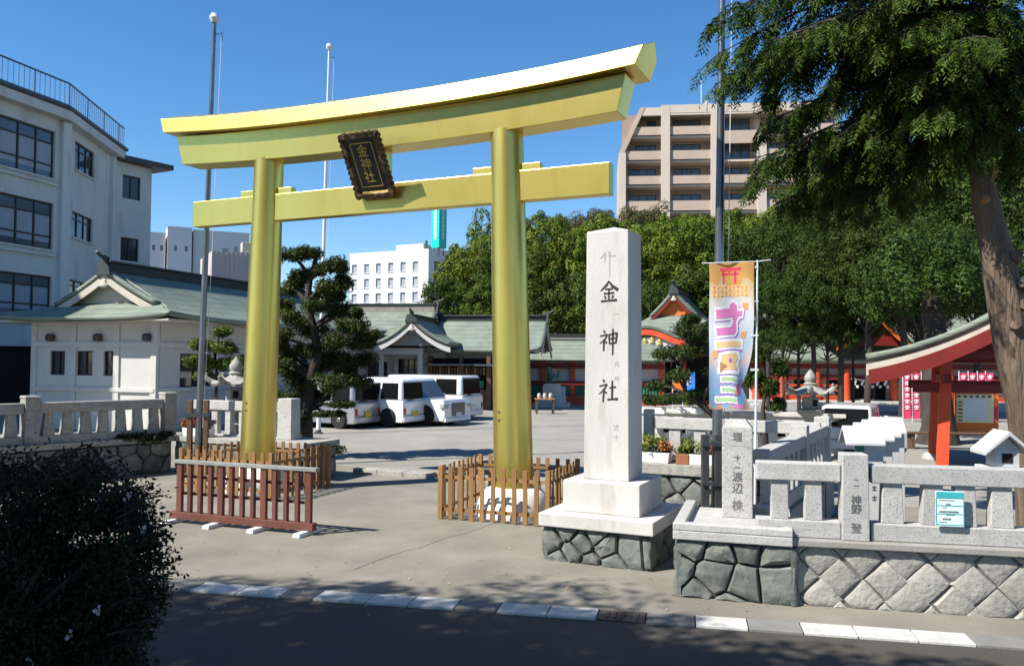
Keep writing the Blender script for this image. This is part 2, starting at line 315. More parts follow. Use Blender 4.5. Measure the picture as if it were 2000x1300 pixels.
# the flush kerb: plain blocks, some painted white, one rusty gully cover
kb = bpy.data.objects.new('kerb', None); COL.objects.link(kb); kb.location = KA; kb.rotation_euler = (0,0,ST); struct(kb)
L0 = lambda px, py: (G(px, py) - KA).dot(KU)
edges = [(380,1150),(470,1156),(557,1160),(620,1165),(722,1172),(805,1176),(893,1183),(975,1188),(1072,1194),(1168,1200),(1262,1207),(1358,1213),(1460,1220),(1565,1227),(1670,1234),(1785,1242),(1897,1251)]
S = [L0(*e) for e in edges]; white = {0,1,3,4,5,7,8,11,13,14,15}; dark = {9}
cuts = [(S[0]-.6*(k+1), S[0]-.6*k, 'kerb') for k in range(22)]
for i in range(len(S)-1): cuts.append((S[i], S[i+1], 'kerbwhite' if i in white else 'rust' if i in dark else 'kerb'))
cuts += [(S[-1]+.6*k, S[-1]+.6*(k+1), 'kerb') for k in range(10)]
for a, b, c in cuts:
    o = MB().box(a+.006, b-.006, -.155, .155, -.05, .022 if c != 'rust' else .016).build('kerb_block', M[c], kb, bev=.006)
    if c == 'rust':
        o.name = 'gully_cover'
        for k in range(5): MB().box(a+.08+.07*k, a+.11+.07*k, -.10, .10, .016, .024).build('bar', M['rust'], o)

# ================================================================== golden torii
tg = thing('torii_gate', 'large golden torii gate with upswept lintel over the shrine entrance', 'torii gate', TM, TA)
def bow(x, half, rise): return rise * (abs(x)/half)**2.4
def beam(prof, half_fn, half, rise, n=28):
    rings = []
    for i in range(n+1):
        t = -1 + 2*i/n
        rings.append([(t*half_fn(z), y, z + bow(t*half, half, rise)) for y, z in prof])
    m = MB(); m.loft(rings); return m
for sgn in (-1, 1):
    xb, xt = 2.60*sgn, 2.43*sgn; rings = []
    for z in (.40, 1.5, 3.0, 4.62): 
        k = (z-.4)/5.8; x = xb+(xt-xb)*k; r = .318-.05*k
        rings.append([(x+r*math.cos(a*math.pi/24), r*math.sin(a*math.pi/24), z) for a in range(48)])
    m = MB(); m.loft(rings); p = m.build('pillar', M['gold'], tg, smooth=True, ang=50)
    rings = []
    for z in (4.62, 5.4, 6.12):
        k = (z-.4)/5.8; x = xb+(xt-xb)*k; r = .314-.05*k
        rings.append([(x+r*math.cos(a*math.pi/24), r*math.sin(a*math.pi/24), z) for a in range(48)])
    m = MB(); m.loft(rings); m.build('pillar_upper_drum', M['gold'], p, smooth=True, ang=50)
    for dz in (1.50, 1.63):
        k = (dz-.4)/5.8; x = xb+(xt-xb)*k; r = .318-.05*k; an = R_(-98 if sgn<0 else -108)
        MB().tube([(x+(r-.01)*math.cos(an), (r-.01)*math.sin(an), dz), (x+(r+.012)*math.cos(an), (r+.012)*math.sin(an), dz)], .022, 10).build('bolt_cap', M['brown'], p)
    m = MB(); m.lathe([(.60,.0),(.60,.05),(.585,.16),(.53,.30),(.44,.40),(.36,.435),(.30,.44)], 40, (xb,0,.01)); m.build('pedestal', M['footwhite'], tg, smooth=True, ang=60)
    for s2 in (-1, 1):                            # wedges either side of each pillar
        a, b = (sgn*2.45 + s2*.22, sgn*2.45 + s2*.60); a, b = min(a,b), max(a,b)
        MB().taper(a, b, -.07, .07, 5.452, 5.565, .97).build('wedge', M['gold'], tg, bev=.006)
MB().box(-4.2, 4.2, -.105, .105, 4.965, 5.45).build('nuki_tie_beam', M['gold'], tg, bev=.008)
beam([(-.24,6.05),(.24,6.05),(.26,6.60),(-.26,6.60)], lambda z: 4.36+(z-6.05)*.24, 4.4, .115).build('shimaki_lower_lintel', M['gold'], tg, bev=.008, ang=50)
beam([(-.425,6.602),(.425,6.602),(.385,6.89),(.0,7.05),(-.385,6.89)], lambda z: 4.68+(z-6.6)*.42, 4.75, .17).build('kasagi_top_lintel', M['gold'], tg, bev=.008, ang=50)
MB().box(-.17, .19, -.11, .11, 5.452, 6.045).build('gakuzuka_strut', M['gold'], tg, bev=.006)

# name board hanging forward from the lintel
pq = thing('name_plaque', 'black shrine name board with carved scalloped frame hung on the golden torii', 'plaque', on_torii(.06,-.17,5.28), TA)
pq.scale = (.86,.86,.92)
TILT = R_(33)
hold = Matrix.Rotation(TILT, 4, 'X')               # top leans out over the path
def pl(m, name, mt, parent=pq, **k):
    o = m.build(name, mt, parent, **k)
    if parent is pq: o.matrix_local = hold
    return o
BW, BH = .385, 1.14
pl(MB().box(-BW+.06, BW-.06, -.05, .0, .06, BH-.04), 'board', M['lacquer'], bev=.006)
def scallop(p, q, n, out, amp=.035, t=.10):
    P = []; p = Vector(p); q = Vector(q); out = Vector(out)
    for i in range(n*6+1):
        k = i/(n*6); P.append(p.lerp(q, k) + out*(amp*abs(math.sin(k*n*math.pi)) + .032))
    P += [q - out*.035, p - out*.035]
    return P
for nm, p, q, n, out in (('frame_side',(-BW,0,0),(-BW,0,BH),11,(-1,0,0)),('frame_side',(BW,0,BH),(BW,0,0),11,(1,0,0)),('frame_top',(-BW-.04,0,BH),(BW+.04,0,BH),6,(0,0,1)),('frame_foot',(BW+.05,0,0),(-BW-.05,0,0),6,(0,0,-1))):
    off = -.10 if 'side' in nm else -.115
    m = MB(); m.extr([v + Vector((0, off, 0)) for v in scallop(p, q, n, out)], (0, .14, 0)); pl(m, nm, M['carved'])
fr = .016
for b in ((-.25,-.25+fr,.15,1.0),(.25-fr,.25,.15,1.0)): pl(MB().box(b[0], b[1], -.058, -.051, b[2], b[3]), 'gilt_line', M['goldletter'])
for z in (.15, 1.0-fr): pl(MB().box(-.25+fr+.002, .25-fr-.002, -.058, -.051, z, z+fr), 'gilt_line', M['goldletter'])
for ch, z in (('金',.83),('神',.58),('社',.33)):
    o = text(ch, 'gilt_character', M['goldletter'], pq, (0,0,0), .25, thick=1.0); o.matrix_local = hold @ Matrix.Translation((0,-.055,z)) @ Matrix.Rotation(math.pi/2,4,'X') @ Matrix.Diagonal((.25,.25,1.5,1))

# ================================================================== picket enclosures round the pedestals
def enclosure(name, label, c, rz, hx, hy, nx, ny, h=.80, seed=1):
    e = thing(name, label, 'picket fence', c, rz, 'picket enclosures round the torii pillars'); r = random.Random(seed)
    me = MB().box(-.034,.034,-.012,.012,0,h).mesh('picket')
    def side(ax, sgn, n, half, other):
        for i in range(n):
            t = -half + 2*half*i/(n-1)
            o = link(me, 'picket', M['picket'], e, bev=.004)
            o.location = (t, sgn*(other+.02), .02 + r.uniform(-.01,.012)) if ax == 'x' else (sgn*(other+.02), t, .02 + r.uniform(-.01,.012))
            o.rotation_euler = (r.uniform(-.01,.01), r.uniform(-.012,.012), 0 if ax == 'x' else math.pi/2)
        for z in (.14, .63):
            m = MB()
            if ax == 'x': m.box(-half, half, sgn*other-.012*0-.006, sgn*other+.006, z, z+.05)
            else: m.box(sgn*other-.006, sgn*other+.006, -half+.03, half-.03, z, z+.05)
            m.build('rail', M['picket'], e)
    side('x',-1,nx,hx,hy); side('x',1,nx,hx,hy); side('y',-1,ny,hy,hx); side('y',1,ny,hy,hx)
    for sx in (-1,1):
        for sy in (-1,1): MB().box(sx*hx-.035, sx*hx+.035, sy*hy-.035, sy*hy+.035, .013, h+.03).build('corner_post', M['picket'], e, bev=.005)
    return e
enclosure('picket_enclosure', 'orange wooden picket enclosure beside the stone name pillar', on_torii(2.56,.0,0), R_(-20), .86, .80, 11, 10)
enclosure('picket_enclosure', 'orange wooden picket enclosure behind the red barricade', on_torii(-2.60,.0,0), R_(-22), .98, .84, 12, 10, seed=2)
# ================================================================== red barricade
b0, b1 = G(338,1020), G(612,1046); bd = b1-b0; BL = bd.length
br = thing('barricade', 'low red slatted wooden barricade with grey top rail and white feet', 'barricade', b0, math.atan2(bd.y, bd.x))
MB().box(-.02, BL+.02, -.055, .055, .07, .175).build('base_beam', M['redwood'], br, bev=.006)
MB().box(.02, BL+.06, -.05, .05, .885, .935).build('top_rail', M['greypaint'], br, bev=.006)
for i in range(4): 
    x = .06 + i*(BL-.16)/3
    MB().taper(x-.06, x+.06, -.27, .27, .013, .07, .9, .96).build('foot', M['footwhite'], br, bev=.008)
for i in range(13):
    x = .12 + i*(BL-.2)/12; wd = .045 if i%4 == 0 else .03
    MB().box(x-wd, x+wd, -.03, .03, .175, .885).build('slat', M['redwood'], br, bev=.004)
for z in (.42,.67): MB().box(.12, BL-.08, .031, .052, z, z+.04).build('cross_rail', M['redwood'], br)

# ================================================================== dressed and rubble stonework
def clip(poly, nx, ny, c):
    out = []
    for i in range(len(poly)):
        a, b = poly[i], poly[(i+1)%len(poly)]; da = a[0]*nx+a[1]*ny-c; db = b[0]*nx+b[1]*ny-c
        if da <= 0: out.append(a)
        if da*db < 0: t = da/(da-db); out.append((a[0]+(b[0]-a[0])*t, a[1]+(b[1]-a[1])*t))
    return out
def cells(w_, h_, seeds):
    res = []; rw = random.Random(len(seeds)*7+int(w_*100)); wt = [rw.uniform(-1,1)*.16*w_*h_/max(1,len(seeds)) for _ in seeds]
    for i, s in enumerate(seeds):
        p = [(0,0),(w_,0),(w_,h_),(0,h_)]
        for j, t in enumerate(seeds):
            if i == j or not p: continue
            nx, ny = t[0]-s[0], t[1]-s[1]; p = clip(p, nx, ny, (t[0]**2+t[1]**2-s[0]**2-s[1]**2)/2 + (wt[i]-wt[j])/2)
        if len(p) >= 3: res.append(p)
    return res
def stone(parent, poly, org, u, n, mt, depth, gap, r, name='stone'):
    cx = sum(p[0] for p in poly)/len(poly); cy = sum(p[1] for p in poly)/len(poly)
    # subdivide edges so that outlines are uneven
    q = []
    for i in range(len(poly)):
        a, b = poly[i], poly[(i+1)%len(poly)]
        if math.hypot(b[0]-a[0], b[1]-a[1]) < .02: continue
        q.append(a); q.append(((a[0]+b[0])/2 + r.uniform(-gap,gap)*1.6, (a[1]+b[1])/2 + r.uniform(-gap,gap)*1.6))
    if len(q) < 4: return
    rad = max(.04, min(math.hypot(p[0]-cx, p[1]-cy) for p in q))
    def ring(inset, d, j): 
        k = max(.25, 1 - inset/rad); rr = []
        for p in q:
            x = cx+(p[0]-cx)*k; y = cy+(p[1]-cy)*k
            rr.append(org + u*x + Vector((0,0,1))*y + n*(d + (r.uniform(-j,j) if j else 0)))
        return rr
    m = MB(); rings = [ring(gap, 0, 0), ring(gap*1.3, depth*.5, depth*.22), ring(gap+rad*.13, depth*.9, depth*.2), ring(gap+rad*.48, depth*1.12, depth*.26)]
    m.loft(rings, cap=False); k = len(m.v); nn = len(q)
    m.v.append(tuple(org + u*cx + Vector((0,0,1))*cy + n*depth*1.15)); 
    for j in range(nn): m.f.append((3*nn+j, 3*nn+(j+1)%nn, k))
    m.build(name, mt, parent, smooth=True, ang=38)
def rubble(parent, org, u, n, w_, h_, cnt, mt, depth=.07, gap=.014, seed=1, seeds=None):
    r = random.Random(seed)
    if seeds is None:
        seeds = []
        tries = 0; dmin = .82*math.sqrt(w_*h_/cnt)
        while len(seeds) < cnt and tries < 4000:
            p = (r.uniform(.03,w_-.03), r.uniform(.03,h_-.03)); tries += 1
            if all(math.hypot(p[0]-q[0], (p[1]-q[1])) > dmin for q in seeds): seeds.append(p)
            if tries % 400 == 0: dmin *= .85
    for p in cells(w_, h_, seeds): stone(parent, p, Vector(org), Vector(u), Vector(n), mt, depth, gap, r)

# brush strokes for the great carved name
STROKES = {
 '金': [[(.50,.98,.03),(.36,.78,.055),(.05,.52,.02)],[(.50,.96,.03),(.68,.74,.06),(.98,.55,.075)],[(.30,.60,.04),(.50,.605,.03),(.70,.62,.045)],[(.22,.40,.04),(.50,.41,.03),(.78,.43,.045)],[(.50,.60,.035),(.49,.30,.035),(.50,.10,.035)],[(.27,.31,.03),(.33,.17,.05)],[(.74,.32,.045),(.65,.17,.025)],[(.08,.05,.05),(.5,.07,.035),(.92,.10,.06)]],
 '神': [[(.22,.97,.03),(.30,.86,.055)],[(.04,.70,.035),(.24,.74,.03),(.42,.78,.04),(.30,.55,.03),(.03,.36,.02)],[(.24,.56,.04),(.24,.30,.04),(.23,.02,.035)],[(.28,.47,.03),(.40,.38,.05)],[(.52,.78,.04),(.53,.55,.035),(.55,.32,.03)],[(.52,.77,.035),(.72,.80,.03),(.93,.84,.05),(.91,.60,.04),(.87,.36,.035)],[(.55,.58,.03),(.72,.60,.028),(.89,.62,.03)],[(.55,.36,.03),(.72,.38,.028),(.88,.40,.03)],[(.72,1.04,.035),(.72,.60,.045),(.71,-.16,.03)]],
 '社': [[(.20,.98,.03),(.29,.87,.055)],[(.02,.66,.035),(.22,.71,.03),(.42,.76,.04),(.28,.52,.03),(.0,.30,.02)],[(.24,.55,.04),(.24,.28,.04),(.22,-.06,.035)],[(.28,.44,.03),(.40,.34,.05)],[(.55,.60,.035),(.72,.62,.03),(.90,.64,.04)],[(.70,.94,.035),(.70,.5,.045),(.69,.10,.04)],[(.44,.06,.04),(.70,.08,.035),(1.0,.10,.06)]]}
def brush(ch, parent, x0, z0, w_, h_, y, mt):
    m = MB()
    for st in STROKES[ch]:
        P = [Vector((x0+a*w_, y, z0+b*h_)) for a, b, c in st]; Wd = [c*w_*1.2 for a, b, c in st]
        # smooth resample
        Q = []; Ws = []
        for i in range(len(P)-1):
            for k in range(5): t = k/5; Q.append(P[i].lerp(P[i+1], t)); Ws.append(Wd[i]+(Wd[i+1]-Wd[i])*t)
        Q.append(P[-1]); Ws.append(Wd[-1]); Lft = []; Rgt = []
        for i, p in enumerate(Q):
            d = (Q[min(i+1,len(Q)-1)] - Q[max(i-1,0)]).normalized(); nn = Vector((-d.z,0,d.x))
            Lft.append(p+nn*Ws[i]); Rgt.append(p-nn*Ws[i])
        nq = len(Q); vsx = Lft+Rgt
        m.add(vsx, [(i, i+1, nq+i+1, nq+i) for i in range(nq-1)])
    return m.build('carved_character', mt, parent, fix=False)

# ---- the shrine name pillar
MA = R_(-25.5); mo = G(1057,1095)
mc = mo + Vector((math.cos(MA), math.sin(MA),0))*.685 + Vector((-math.sin(MA), math.cos(MA),0))*.70
mn = thing('stone_name_pillar', 'tall white granite pillar carved with the shrine name on a stepped base', 'stone pillar', mc, MA)
hb = .685
fb = MB().box(-hb+.07, hb-.07, -hb+.07, hb-.07, 0, .425).build('rubble_base', M['mortar'], mn)
rubble(fb, (-hb,-hb+.07,.0), (1,0,0), (0,-1,0), 2*hb, .425, 0, M['rubble'], .05, .007, 3, seeds=[(.10,.25),(.22,.02),(.36,.12),(.30,.41),(.50,.27),(.66,.37),(.62,.02),(.80,.22),(.90,.01),(1.14,.20),(1.36,.22)])
rubble(fb, (hb-.07,-hb,.0), (0,1,0), (1,0,0), 2*hb, .425, 6, M['rubble'], .075, .012, 5)
rubble(fb, (-hb+.07,hb,.0), (0,-1,0), (-1,0,0), 2*hb, .425, 7, M['rubble'], .075, .012, 6)
rubble(fb, (hb,hb-.07,.0), (-1,0,0), (0,1,0), 2*hb, .425, 7, M['rubble'], .075, .012, 8)
MB().box(-.72,.72,-.72,.72,.43,.59).build('lower_plinth', M['whitestone'], mn, bev=.012)
MB().box(-.49,.49,-.49,.49,.591,.975).build('upper_plinth', M['whitestone'], mn, bev=.012)
m = MB(); a, b, zt = .292, .272, 4.06
m.add([(-a,-a,.976),(a,-a,.976),(a,a,.976),(-a,a,.976),(-b,-b,zt),(b,-b,zt),(b,b,zt),(-b,b,zt),(0,0,zt+.085)],[(3,2,1,0),(0,1,5,4),(1,2,6,5),(2,3,7,6),(3,0,4,7),(4,5,8),(5,6,8),(6,7,8),(7,4,8)])
shaft = m.build('shaft', M['whitestone'], mn, bev=.010)
# carved characters follow the slight batter of the shaft
fy = lambda z: -(a+(b-a)*(z-.976)/(zt-.976)) - .0035
for ch, zc, xo in (('金',3.295,-.095),('神',2.685,-.095),('社',2.075,-.095)):
    o = brush(ch, shaft, xo, zc-.125, .245, .27, 0, M['ink']); o.location = (0, fy(zc), 0)
    k = (b-a)/(zt-.976); o.rotation_euler = (0,0,0)
    for v in o.data.vertices: v.co.y += -(v.co.z-zc)*k
for ch, zc, sz, x in (('一',3.02,.07,.125),('月',2.40,.07,.135),('日',2.14,.06,.135) if False else ('年',2.22,.07,.135),('吉',1.62,.08,.13),('日',1.50,.08,.13) if False else ('十',1.50,.08,.13)):
    text(ch, 'faint_carving', M['faintink'], shaft, (x, fy(zc)+.002, zc), sz, thick=.3)

STROKES['faint'] = [[(.30,.9,.03),(.22,.7,.03),(.05,.55,.02)],[(.35,.85,.03),(.33,.55,.03),(.28,.35,.02)],[(.55,.95,.03),(.58,.6,.03)],[(.62,.9,.03),(.60,.3,.025),(.61,-.5,.02)],[(.64,.7,.03),(.8,.66,.03),(.95,.7,.03)]]
o = brush('faint', shaft, -.10, 3.60, .22, .22, 0, M['faintink']); o.location = (0, fy(3.70), 0)
for v in o.data.vertices: v.co.y += -(v.co.z-3.70)*(b-a)/(zt-.976)
# ---- corner pedestal with granite post
PA = R_(-17); po = G(1318,1167)
pd = thing('corner_pedestal', 'granite corner post on a slab over green rubble stones', 'stone post', po, PA)
PW = 1.20
core = MB().box(.06, PW-.06, .07, 1.5, 0, .60).build('rubble_base', M['mortar'], pd)
rubble(core, (0,.07,0), (1,0,0), (0,-1,0), PW+.02, .605, 0, M['rubble'], .055, .007, 11, seeds=[(.05,.30),(.25,.10),(.40,.50),(.38,.25),(.66,.16),(.72,.62),(1.05,.20),(1.0,.58),(.19,.56),(.56,-.10)])
rubble(core, (PW-.06,0,0), (0,1,0), (1,0,0), 1.5, .605, 9, M['rubble'], .07, .012, 12)
rubble(core, (.06,1.5,0), (0,-1,0), (-1,0,0), 1.5, .605, 9, M['rubble'], .07, .012, 13)
MB().box(-.02, PW-.04, -.02, 1.48, .605, .70).build('slab', M['granite'], pd, bev=.012)
for x0,x1,y0,y1 in ((-.02,PW-.04,-.02,.10),(-.02,.10,.102,1.48),(PW-.16,PW-.04,.102,1.48)):
    MB().box(x0,x1,y0,y1,.701,.775).build('slab_rim', M['granite'], pd, bev=.01)
pc = pd.matrix_basis.inverted() if False else None
pl_ = G(1440,1011,.70) - po; px_ = pl_.x*math.cos(PA)+pl_.y*math.sin(PA); py_ = -pl_.x*math.sin(PA)+pl_.y*math.cos(PA)
MB().box(px_-.165, px_+.165, py_, py_+.33, .701, 1.70).build('post', M['granite'], pd, bev=.008)
MB().taper(px_-.165, px_+.165, py_, py_+.33, 1.701, 1.79, .55).build('post_cap', M['granite'], pd, bev=.006)
for ch, z, s in (('理',1.60,.105),('十',1.37,.07),('一',1.26,.06),('渡',1.155,.115),('辺',1.03,.125),('株',.835,.125)):
    text(ch, 'carved_character', M['greyink'], pd, (px_, py_-.003, z), s)
MB().box(px_-.166, px_+.166, py_-.002, py_+.01, 1.505, 1.515).build('carved_line', M['faintink'], pd)

# ---- street wall of diamond-set stones with the granite fence on top
FA = ST; fo = G(1565,1187)
sw = thing('street_retaining_wall', 'low wall of diamond-set grey stones along the street', 'stone wall', fo, FA)
WL = 7.5
MB().box(-.18, WL, .085, .9, 0, .60).build('core', M['joint'], sw)
MB().box(-.20, WL, .0, .92, .605, .675).build('cap', M['cap'], sw, bev=.012)
r = random.Random(5); side_ = .295; diag = side_*math.sqrt(2)
for i in range(-3, 26):
    for j in range(-3, 4):
        cx = (i + (j%2)*.5)*diag*.98 + r.uniform(-.025,.025) - .02; cy = .30 + j*diag*.5
        h2 = diag/2
        k1, k2 = r.uniform(.93,1.06), r.uniform(.93,1.06)
        poly = [(cx-h2*k1,cy),(cx,cy-h2*k2),(cx+h2*k1,cy),(cx,cy+h2*k2)]
        poly = clip(clip(clip(clip(poly, 0,-1,0), 0,1,.60), -1,0,.18), 1,0,WL)
        if len(poly) < 3: continue
        ar = abs(sum(poly[q][0]*poly[(q+1)%len(poly)][1]-poly[(q+1)%len(poly)][0]*poly[q][1] for q in range(len(poly))))/2
        if ar < .006: continue
        stone(sw, poly, Vector((0,.085,0)), Vector((1,0,0)), Vector((0,-1,0)), M['wallstone'], .026, .005, r)
gf = thing('granite_fence', 'pale granite fence with square posts along the street wall', 'stone fence', on_street(0,0,0)*0 + fo, FA)
gy0, gy1 = .10, .30
def rail_run(parent, x0, x1, zb, zt, bal, mt, y0=gy0, y1=gy1, z_low0=.676, z_low1=.85, bw=.10, tp=.86):
    MB().box(x0, x1, y0, y1, zb, zt).build('top_rail', mt, parent, bev=.012)
    MB().box(x0, x1, y0, y1, z_low0, z_low1).build('bottom_rail', mt, parent, bev=.012)
    for x in bal: MB().taper(x-bw, x+bw, y0+.03, y1-.03, z_low1+.001, zb-.001, tp, 1).build('baluster', mt, parent, bev=.008)
sx = lambda px, py: WP(px, py, fo + Vector((-math.sin(FA), math.cos(FA),0))*gy0, FA)[0]
mp0, mp1 = sx(1643,960), sx(1697,960)
rail_run(gf, sx(1478,920), mp0-.003, 1.245, 1.425, [sx(1524,990), sx(1590,990)], M['granite'], bw=.085, tp=.95)
MB().taper(mp0, mp1, gy0-.04, gy1+.02, .676, 1.53, .95).build('main_post', M['granite'], gf, bev=.01)
rail_run(gf, mp1+.02, 7.3, 1.245, 1.425, [sx(1745,985), sx(1825,985), sx(1888,985), sx(1960,985)] + [sx(1960,985)+.34*k for k in range(1,14)], M['granite'], bw=.105)
for ch, z, s in (('神',1.08,.10),('野',.99,.10),('登',.80,.105)): text(ch, 'carved_character', M['greyink'], gf, ((mp0+mp1)/2, gy0-.041, z), s)
for ch, z, s in (('一',1.28,.05),('一',1.22,.05)): text(ch, 'worn_character', M['greyink'], gf, ((mp0+mp1)/2, gy0-.036, z), s)
# turquoise notice tied to the fence
nb = thing('fence_notice', 'turquoise and white notice sheet fixed to the granite fence', 'notice', fo, FA)
n0, n1 = sx(1825,990), sx(1880,990)
bd_ = MB().box(n0, n1, gy0-.045, gy0-.03, .86, 1.20).build('board', M['paper'], nb, bev=.003)
MB().box(n0+.004, n1-.004, gy0-.049, gy0-.0455, 1.135, 1.195).build('header_band', M['cyan'], nb)
for z in (.875,.98,1.06): MB().box(n0+.012, n1-.012, gy0-.048, gy0-.0455, z, z+.006).build('printed_rule', M['cyan'], nb)
for x in (n0, n1-.008): MB().box(x, x+.008, gy0-.048, gy0-.0455, .87, 1.134).build('border', M['cyan'], nb)
for i in range(7): MB().box(n0+.03+.03*(i%3), n0+.10+.035*(i%4), gy0-.0475, gy0-.0455, .90+.035*i-(.01 if i%2 else 0), .906+.035*i).build('printed_line', M['greyink'], nb)
# ---- side fence running into the yard from the corner post
s0, s1 = Vector((2.86,9.55,0)), Vector((5.05,13.5,0)); dv = s1-s0; SA = math.atan2(dv.y, dv.x); SL = dv.length
sf = thing('side_fence', 'granite side fence running back into the yard behind the corner post', 'stone fence', s0, SA)
MB().box(0, SL+.1, -.16, .16, 0, .60).build('footing_wall', M['granite_old'], sf, bev=.01)
rail_run(sf, .05, SL*.52, 1.26, 1.43, [.35+.33*k for k in range(6)], M['granite'], -.10, .10, .61, .78, bw=.075)
rail_run(sf, SL*.52+.22, SL-.1, 1.26, 1.43, [SL*.52+.45+.33*k for k in range(5)], M['granite'], -.10, .10, .61, .78, bw=.075)
for x in (SL*.52+.11, SL): MB().taper(x-.105, x+.105, -.12, .12, .605, 1.56, .97).build('post', M['granite'], sf, bev=.01)
# ---- rear fence platform right of the gate, with rubble front
r0 = G(1236,992); RA = TA
rf = thing('rear_fence_right', 'granite fence on a rubble plinth between the name pillar and flagpole', 'stone fence', r0, RA)
rf.name = 'rear_fence'
core = MB().box(.0, 3.0, .07, 1.1, 0, .58).build('rubble_base', M['mortar'], rf)
rubble(core, (0,.07,0), (1,0,0), (0,-1,0), 3.0, .58, 20, M['rubble'], .06, .010, 21)
rubble(core, (.0,1.1,0), (0,-1,0), (-1,0,0), 1.03, .58, 6, M['rubble'], .06, .012, 22)
MB().box(-.08, 3.0, -.03, 1.12, .59, .76).build('ledge', M['granite_old'], rf, bev=.012)
rs = lambda px, py: WP(px, py, r0 + TV*.45, RA)[0]
MB().taper(rs(1257,850), rs(1275,850), .42, .60, .762, 1.62, .97).build('post', M['granite'], rf, bev=.01)
rail_run(rf, rs(1279,850), 2.9, 1.30, 1.49, [rs(1317,880), rs(1366,880), rs(1366,880)+.42, rs(1366,880)+.84], M['granite'], .44, .60, .762, .80, bw=.10, tp=.97)
# ---- left wall and fence
lw0, lw1 = Vector((-10.9,13.55,0)), Vector((-7.25,17.78,0)); dv = lw1-lw0; LA = math.atan2(dv.y, dv.x); LL = dv.length
lw = thing('left_fence', 'weathered granite fence on a mossy shaded wall left of the gate', 'stone fence', lw0, LA); lw.name = 'boundary_fence'
core = MB().box(0, LL, .02, .75, 0, .66).build('retaining_wall', M['mortar'], lw)
rubble(core, (0,.02,0), (1,0,0), (0,-1,0), LL, .655, 34, M['rubble'], .05, .010, 31)
MB().box(0, LL+.02, -.05, .78, .665, .78).build('ledge', M['granite_old'], lw, bev=.012)
ls = lambda px, py: WP(px, py, lw0, LA)[0]
pxs = [ls(66,850)]
for a_, b_ in ((.0, pxs[0]-.14), (pxs[0]+.14, LL-.14)):
    nb_ = max(2, int(round((b_-a_)/.37)))
    rail_run(lw, a_, b_, 1.36, 1.56, [a_+(b_-a_)*(k+.5)/nb_ for k in range(nb_)], M['granite_old'], .10, .32, .781, .93, bw=.11, tp=.62)
for x in (pxs[0], LL): MB().taper(x-.135, x+.135, .06, .36, .781, 1.66, .98).build('post', M['granite_old'], lw, bev=.015)
for x in (pxs[0], LL): MB().taper(x-.15, x+.15, .045, .375, 1.661, 1.70, .85).build('post_cap', M['granite_old'], lw, bev=.01)
# platform continuing to the gate
q0 = lw1 + Vector((.05,.0,0)); 
pf = thing('left_platform', 'short granite fence with end post on a stone ledge beside the left pillar', 'stone fence', q0, TA); pf.name = 'gate_side_fence'
PFL = 3.45
core = MB().box(0, PFL, .05, 1.0, 0, .66).build('rubble_base', M['mortar'], pf)
rubble(core, (0,.05,0), (1,0,0), (0,-1,0), PFL, .655, 18, M['rubble'], .05, .010, 33)
rubble(core, (PFL,.05,0), (0,1,0), (1,0,0), .95, .655, 5, M['rubble'], .05, .010, 34)
MB().box(-.02, PFL+.08, -.02, 1.05, .665, .78).build('ledge', M['granite_old'], pf, bev=.012)
rail_run(pf, .1, 2.42, 1.33, 1.53, [.3,.68,1.06,1.44,1.82,2.2], M['granite'], .42, .60, .782, .82, bw=.085, tp=.97)
MB().taper(2.46, 2.82, .36, .66, .782, 1.62, .97).build('end_post', M['granite'], pf, bev=.012)
# ================================================================== buildings: helpers
def facade(parent, p0, p1, z0, z1, ops, mt, th=.25, name='wall', cx=None):
    """upright wall from p0 to p1 (local to parent) with real openings; ops = (s0,s1,za,zb)"""
    d = Vector((p1[0]-p0[0], p1[1]-p0[1], 0)); Lw = d.length; u = d/Lw; n = Vector((u.y, -u.x, 0))     # n points outwards (right-hand side)
    xs = sorted({0, Lw} | {max(0,min(Lw,v)) for o_ in ops for v in o_[:2]}); zs = sorted({z0, z1} | {max(z0,min(z1,v)) for o_ in ops for v in o_[2:4]})
    m = MB(); P = lambda s, z, t: Vector((p0[0],p0[1],0)) + u*s - n*t + Vector((0,0,z))
    solid = lambda i, j: not any(o_[0]-1e-6 <= xs[i] and xs[i+1] <= o_[1]+1e-6 and o_[2]-1e-6 <= zs[j] and zs[j+1] <= o_[3]+1e-6 for o_ in ops)
    for i in range(len(xs)-1):
        for j in range(len(zs)-1):
            if solid(i,j):
                a, b, c, e = xs[i], xs[i+1], zs[j], zs[j+1]
                m.sheet([P(a,c,0),P(b,c,0),P(b,e,0),P(a,e,0)])
    for o_ in ops:
        a, b, c, e = o_[:4]
        for q in ([(a,c),(b,c)],[(b,c),(b,e)],[(b,e),(a,e)],[(a,e),(a,c)]): m.sheet([P(*q[0],0),P(*q[1],0),P(*q[1],th),P(*q[0],th)])
    m.build(name, mt, parent, fix=False)
    return P, u, n
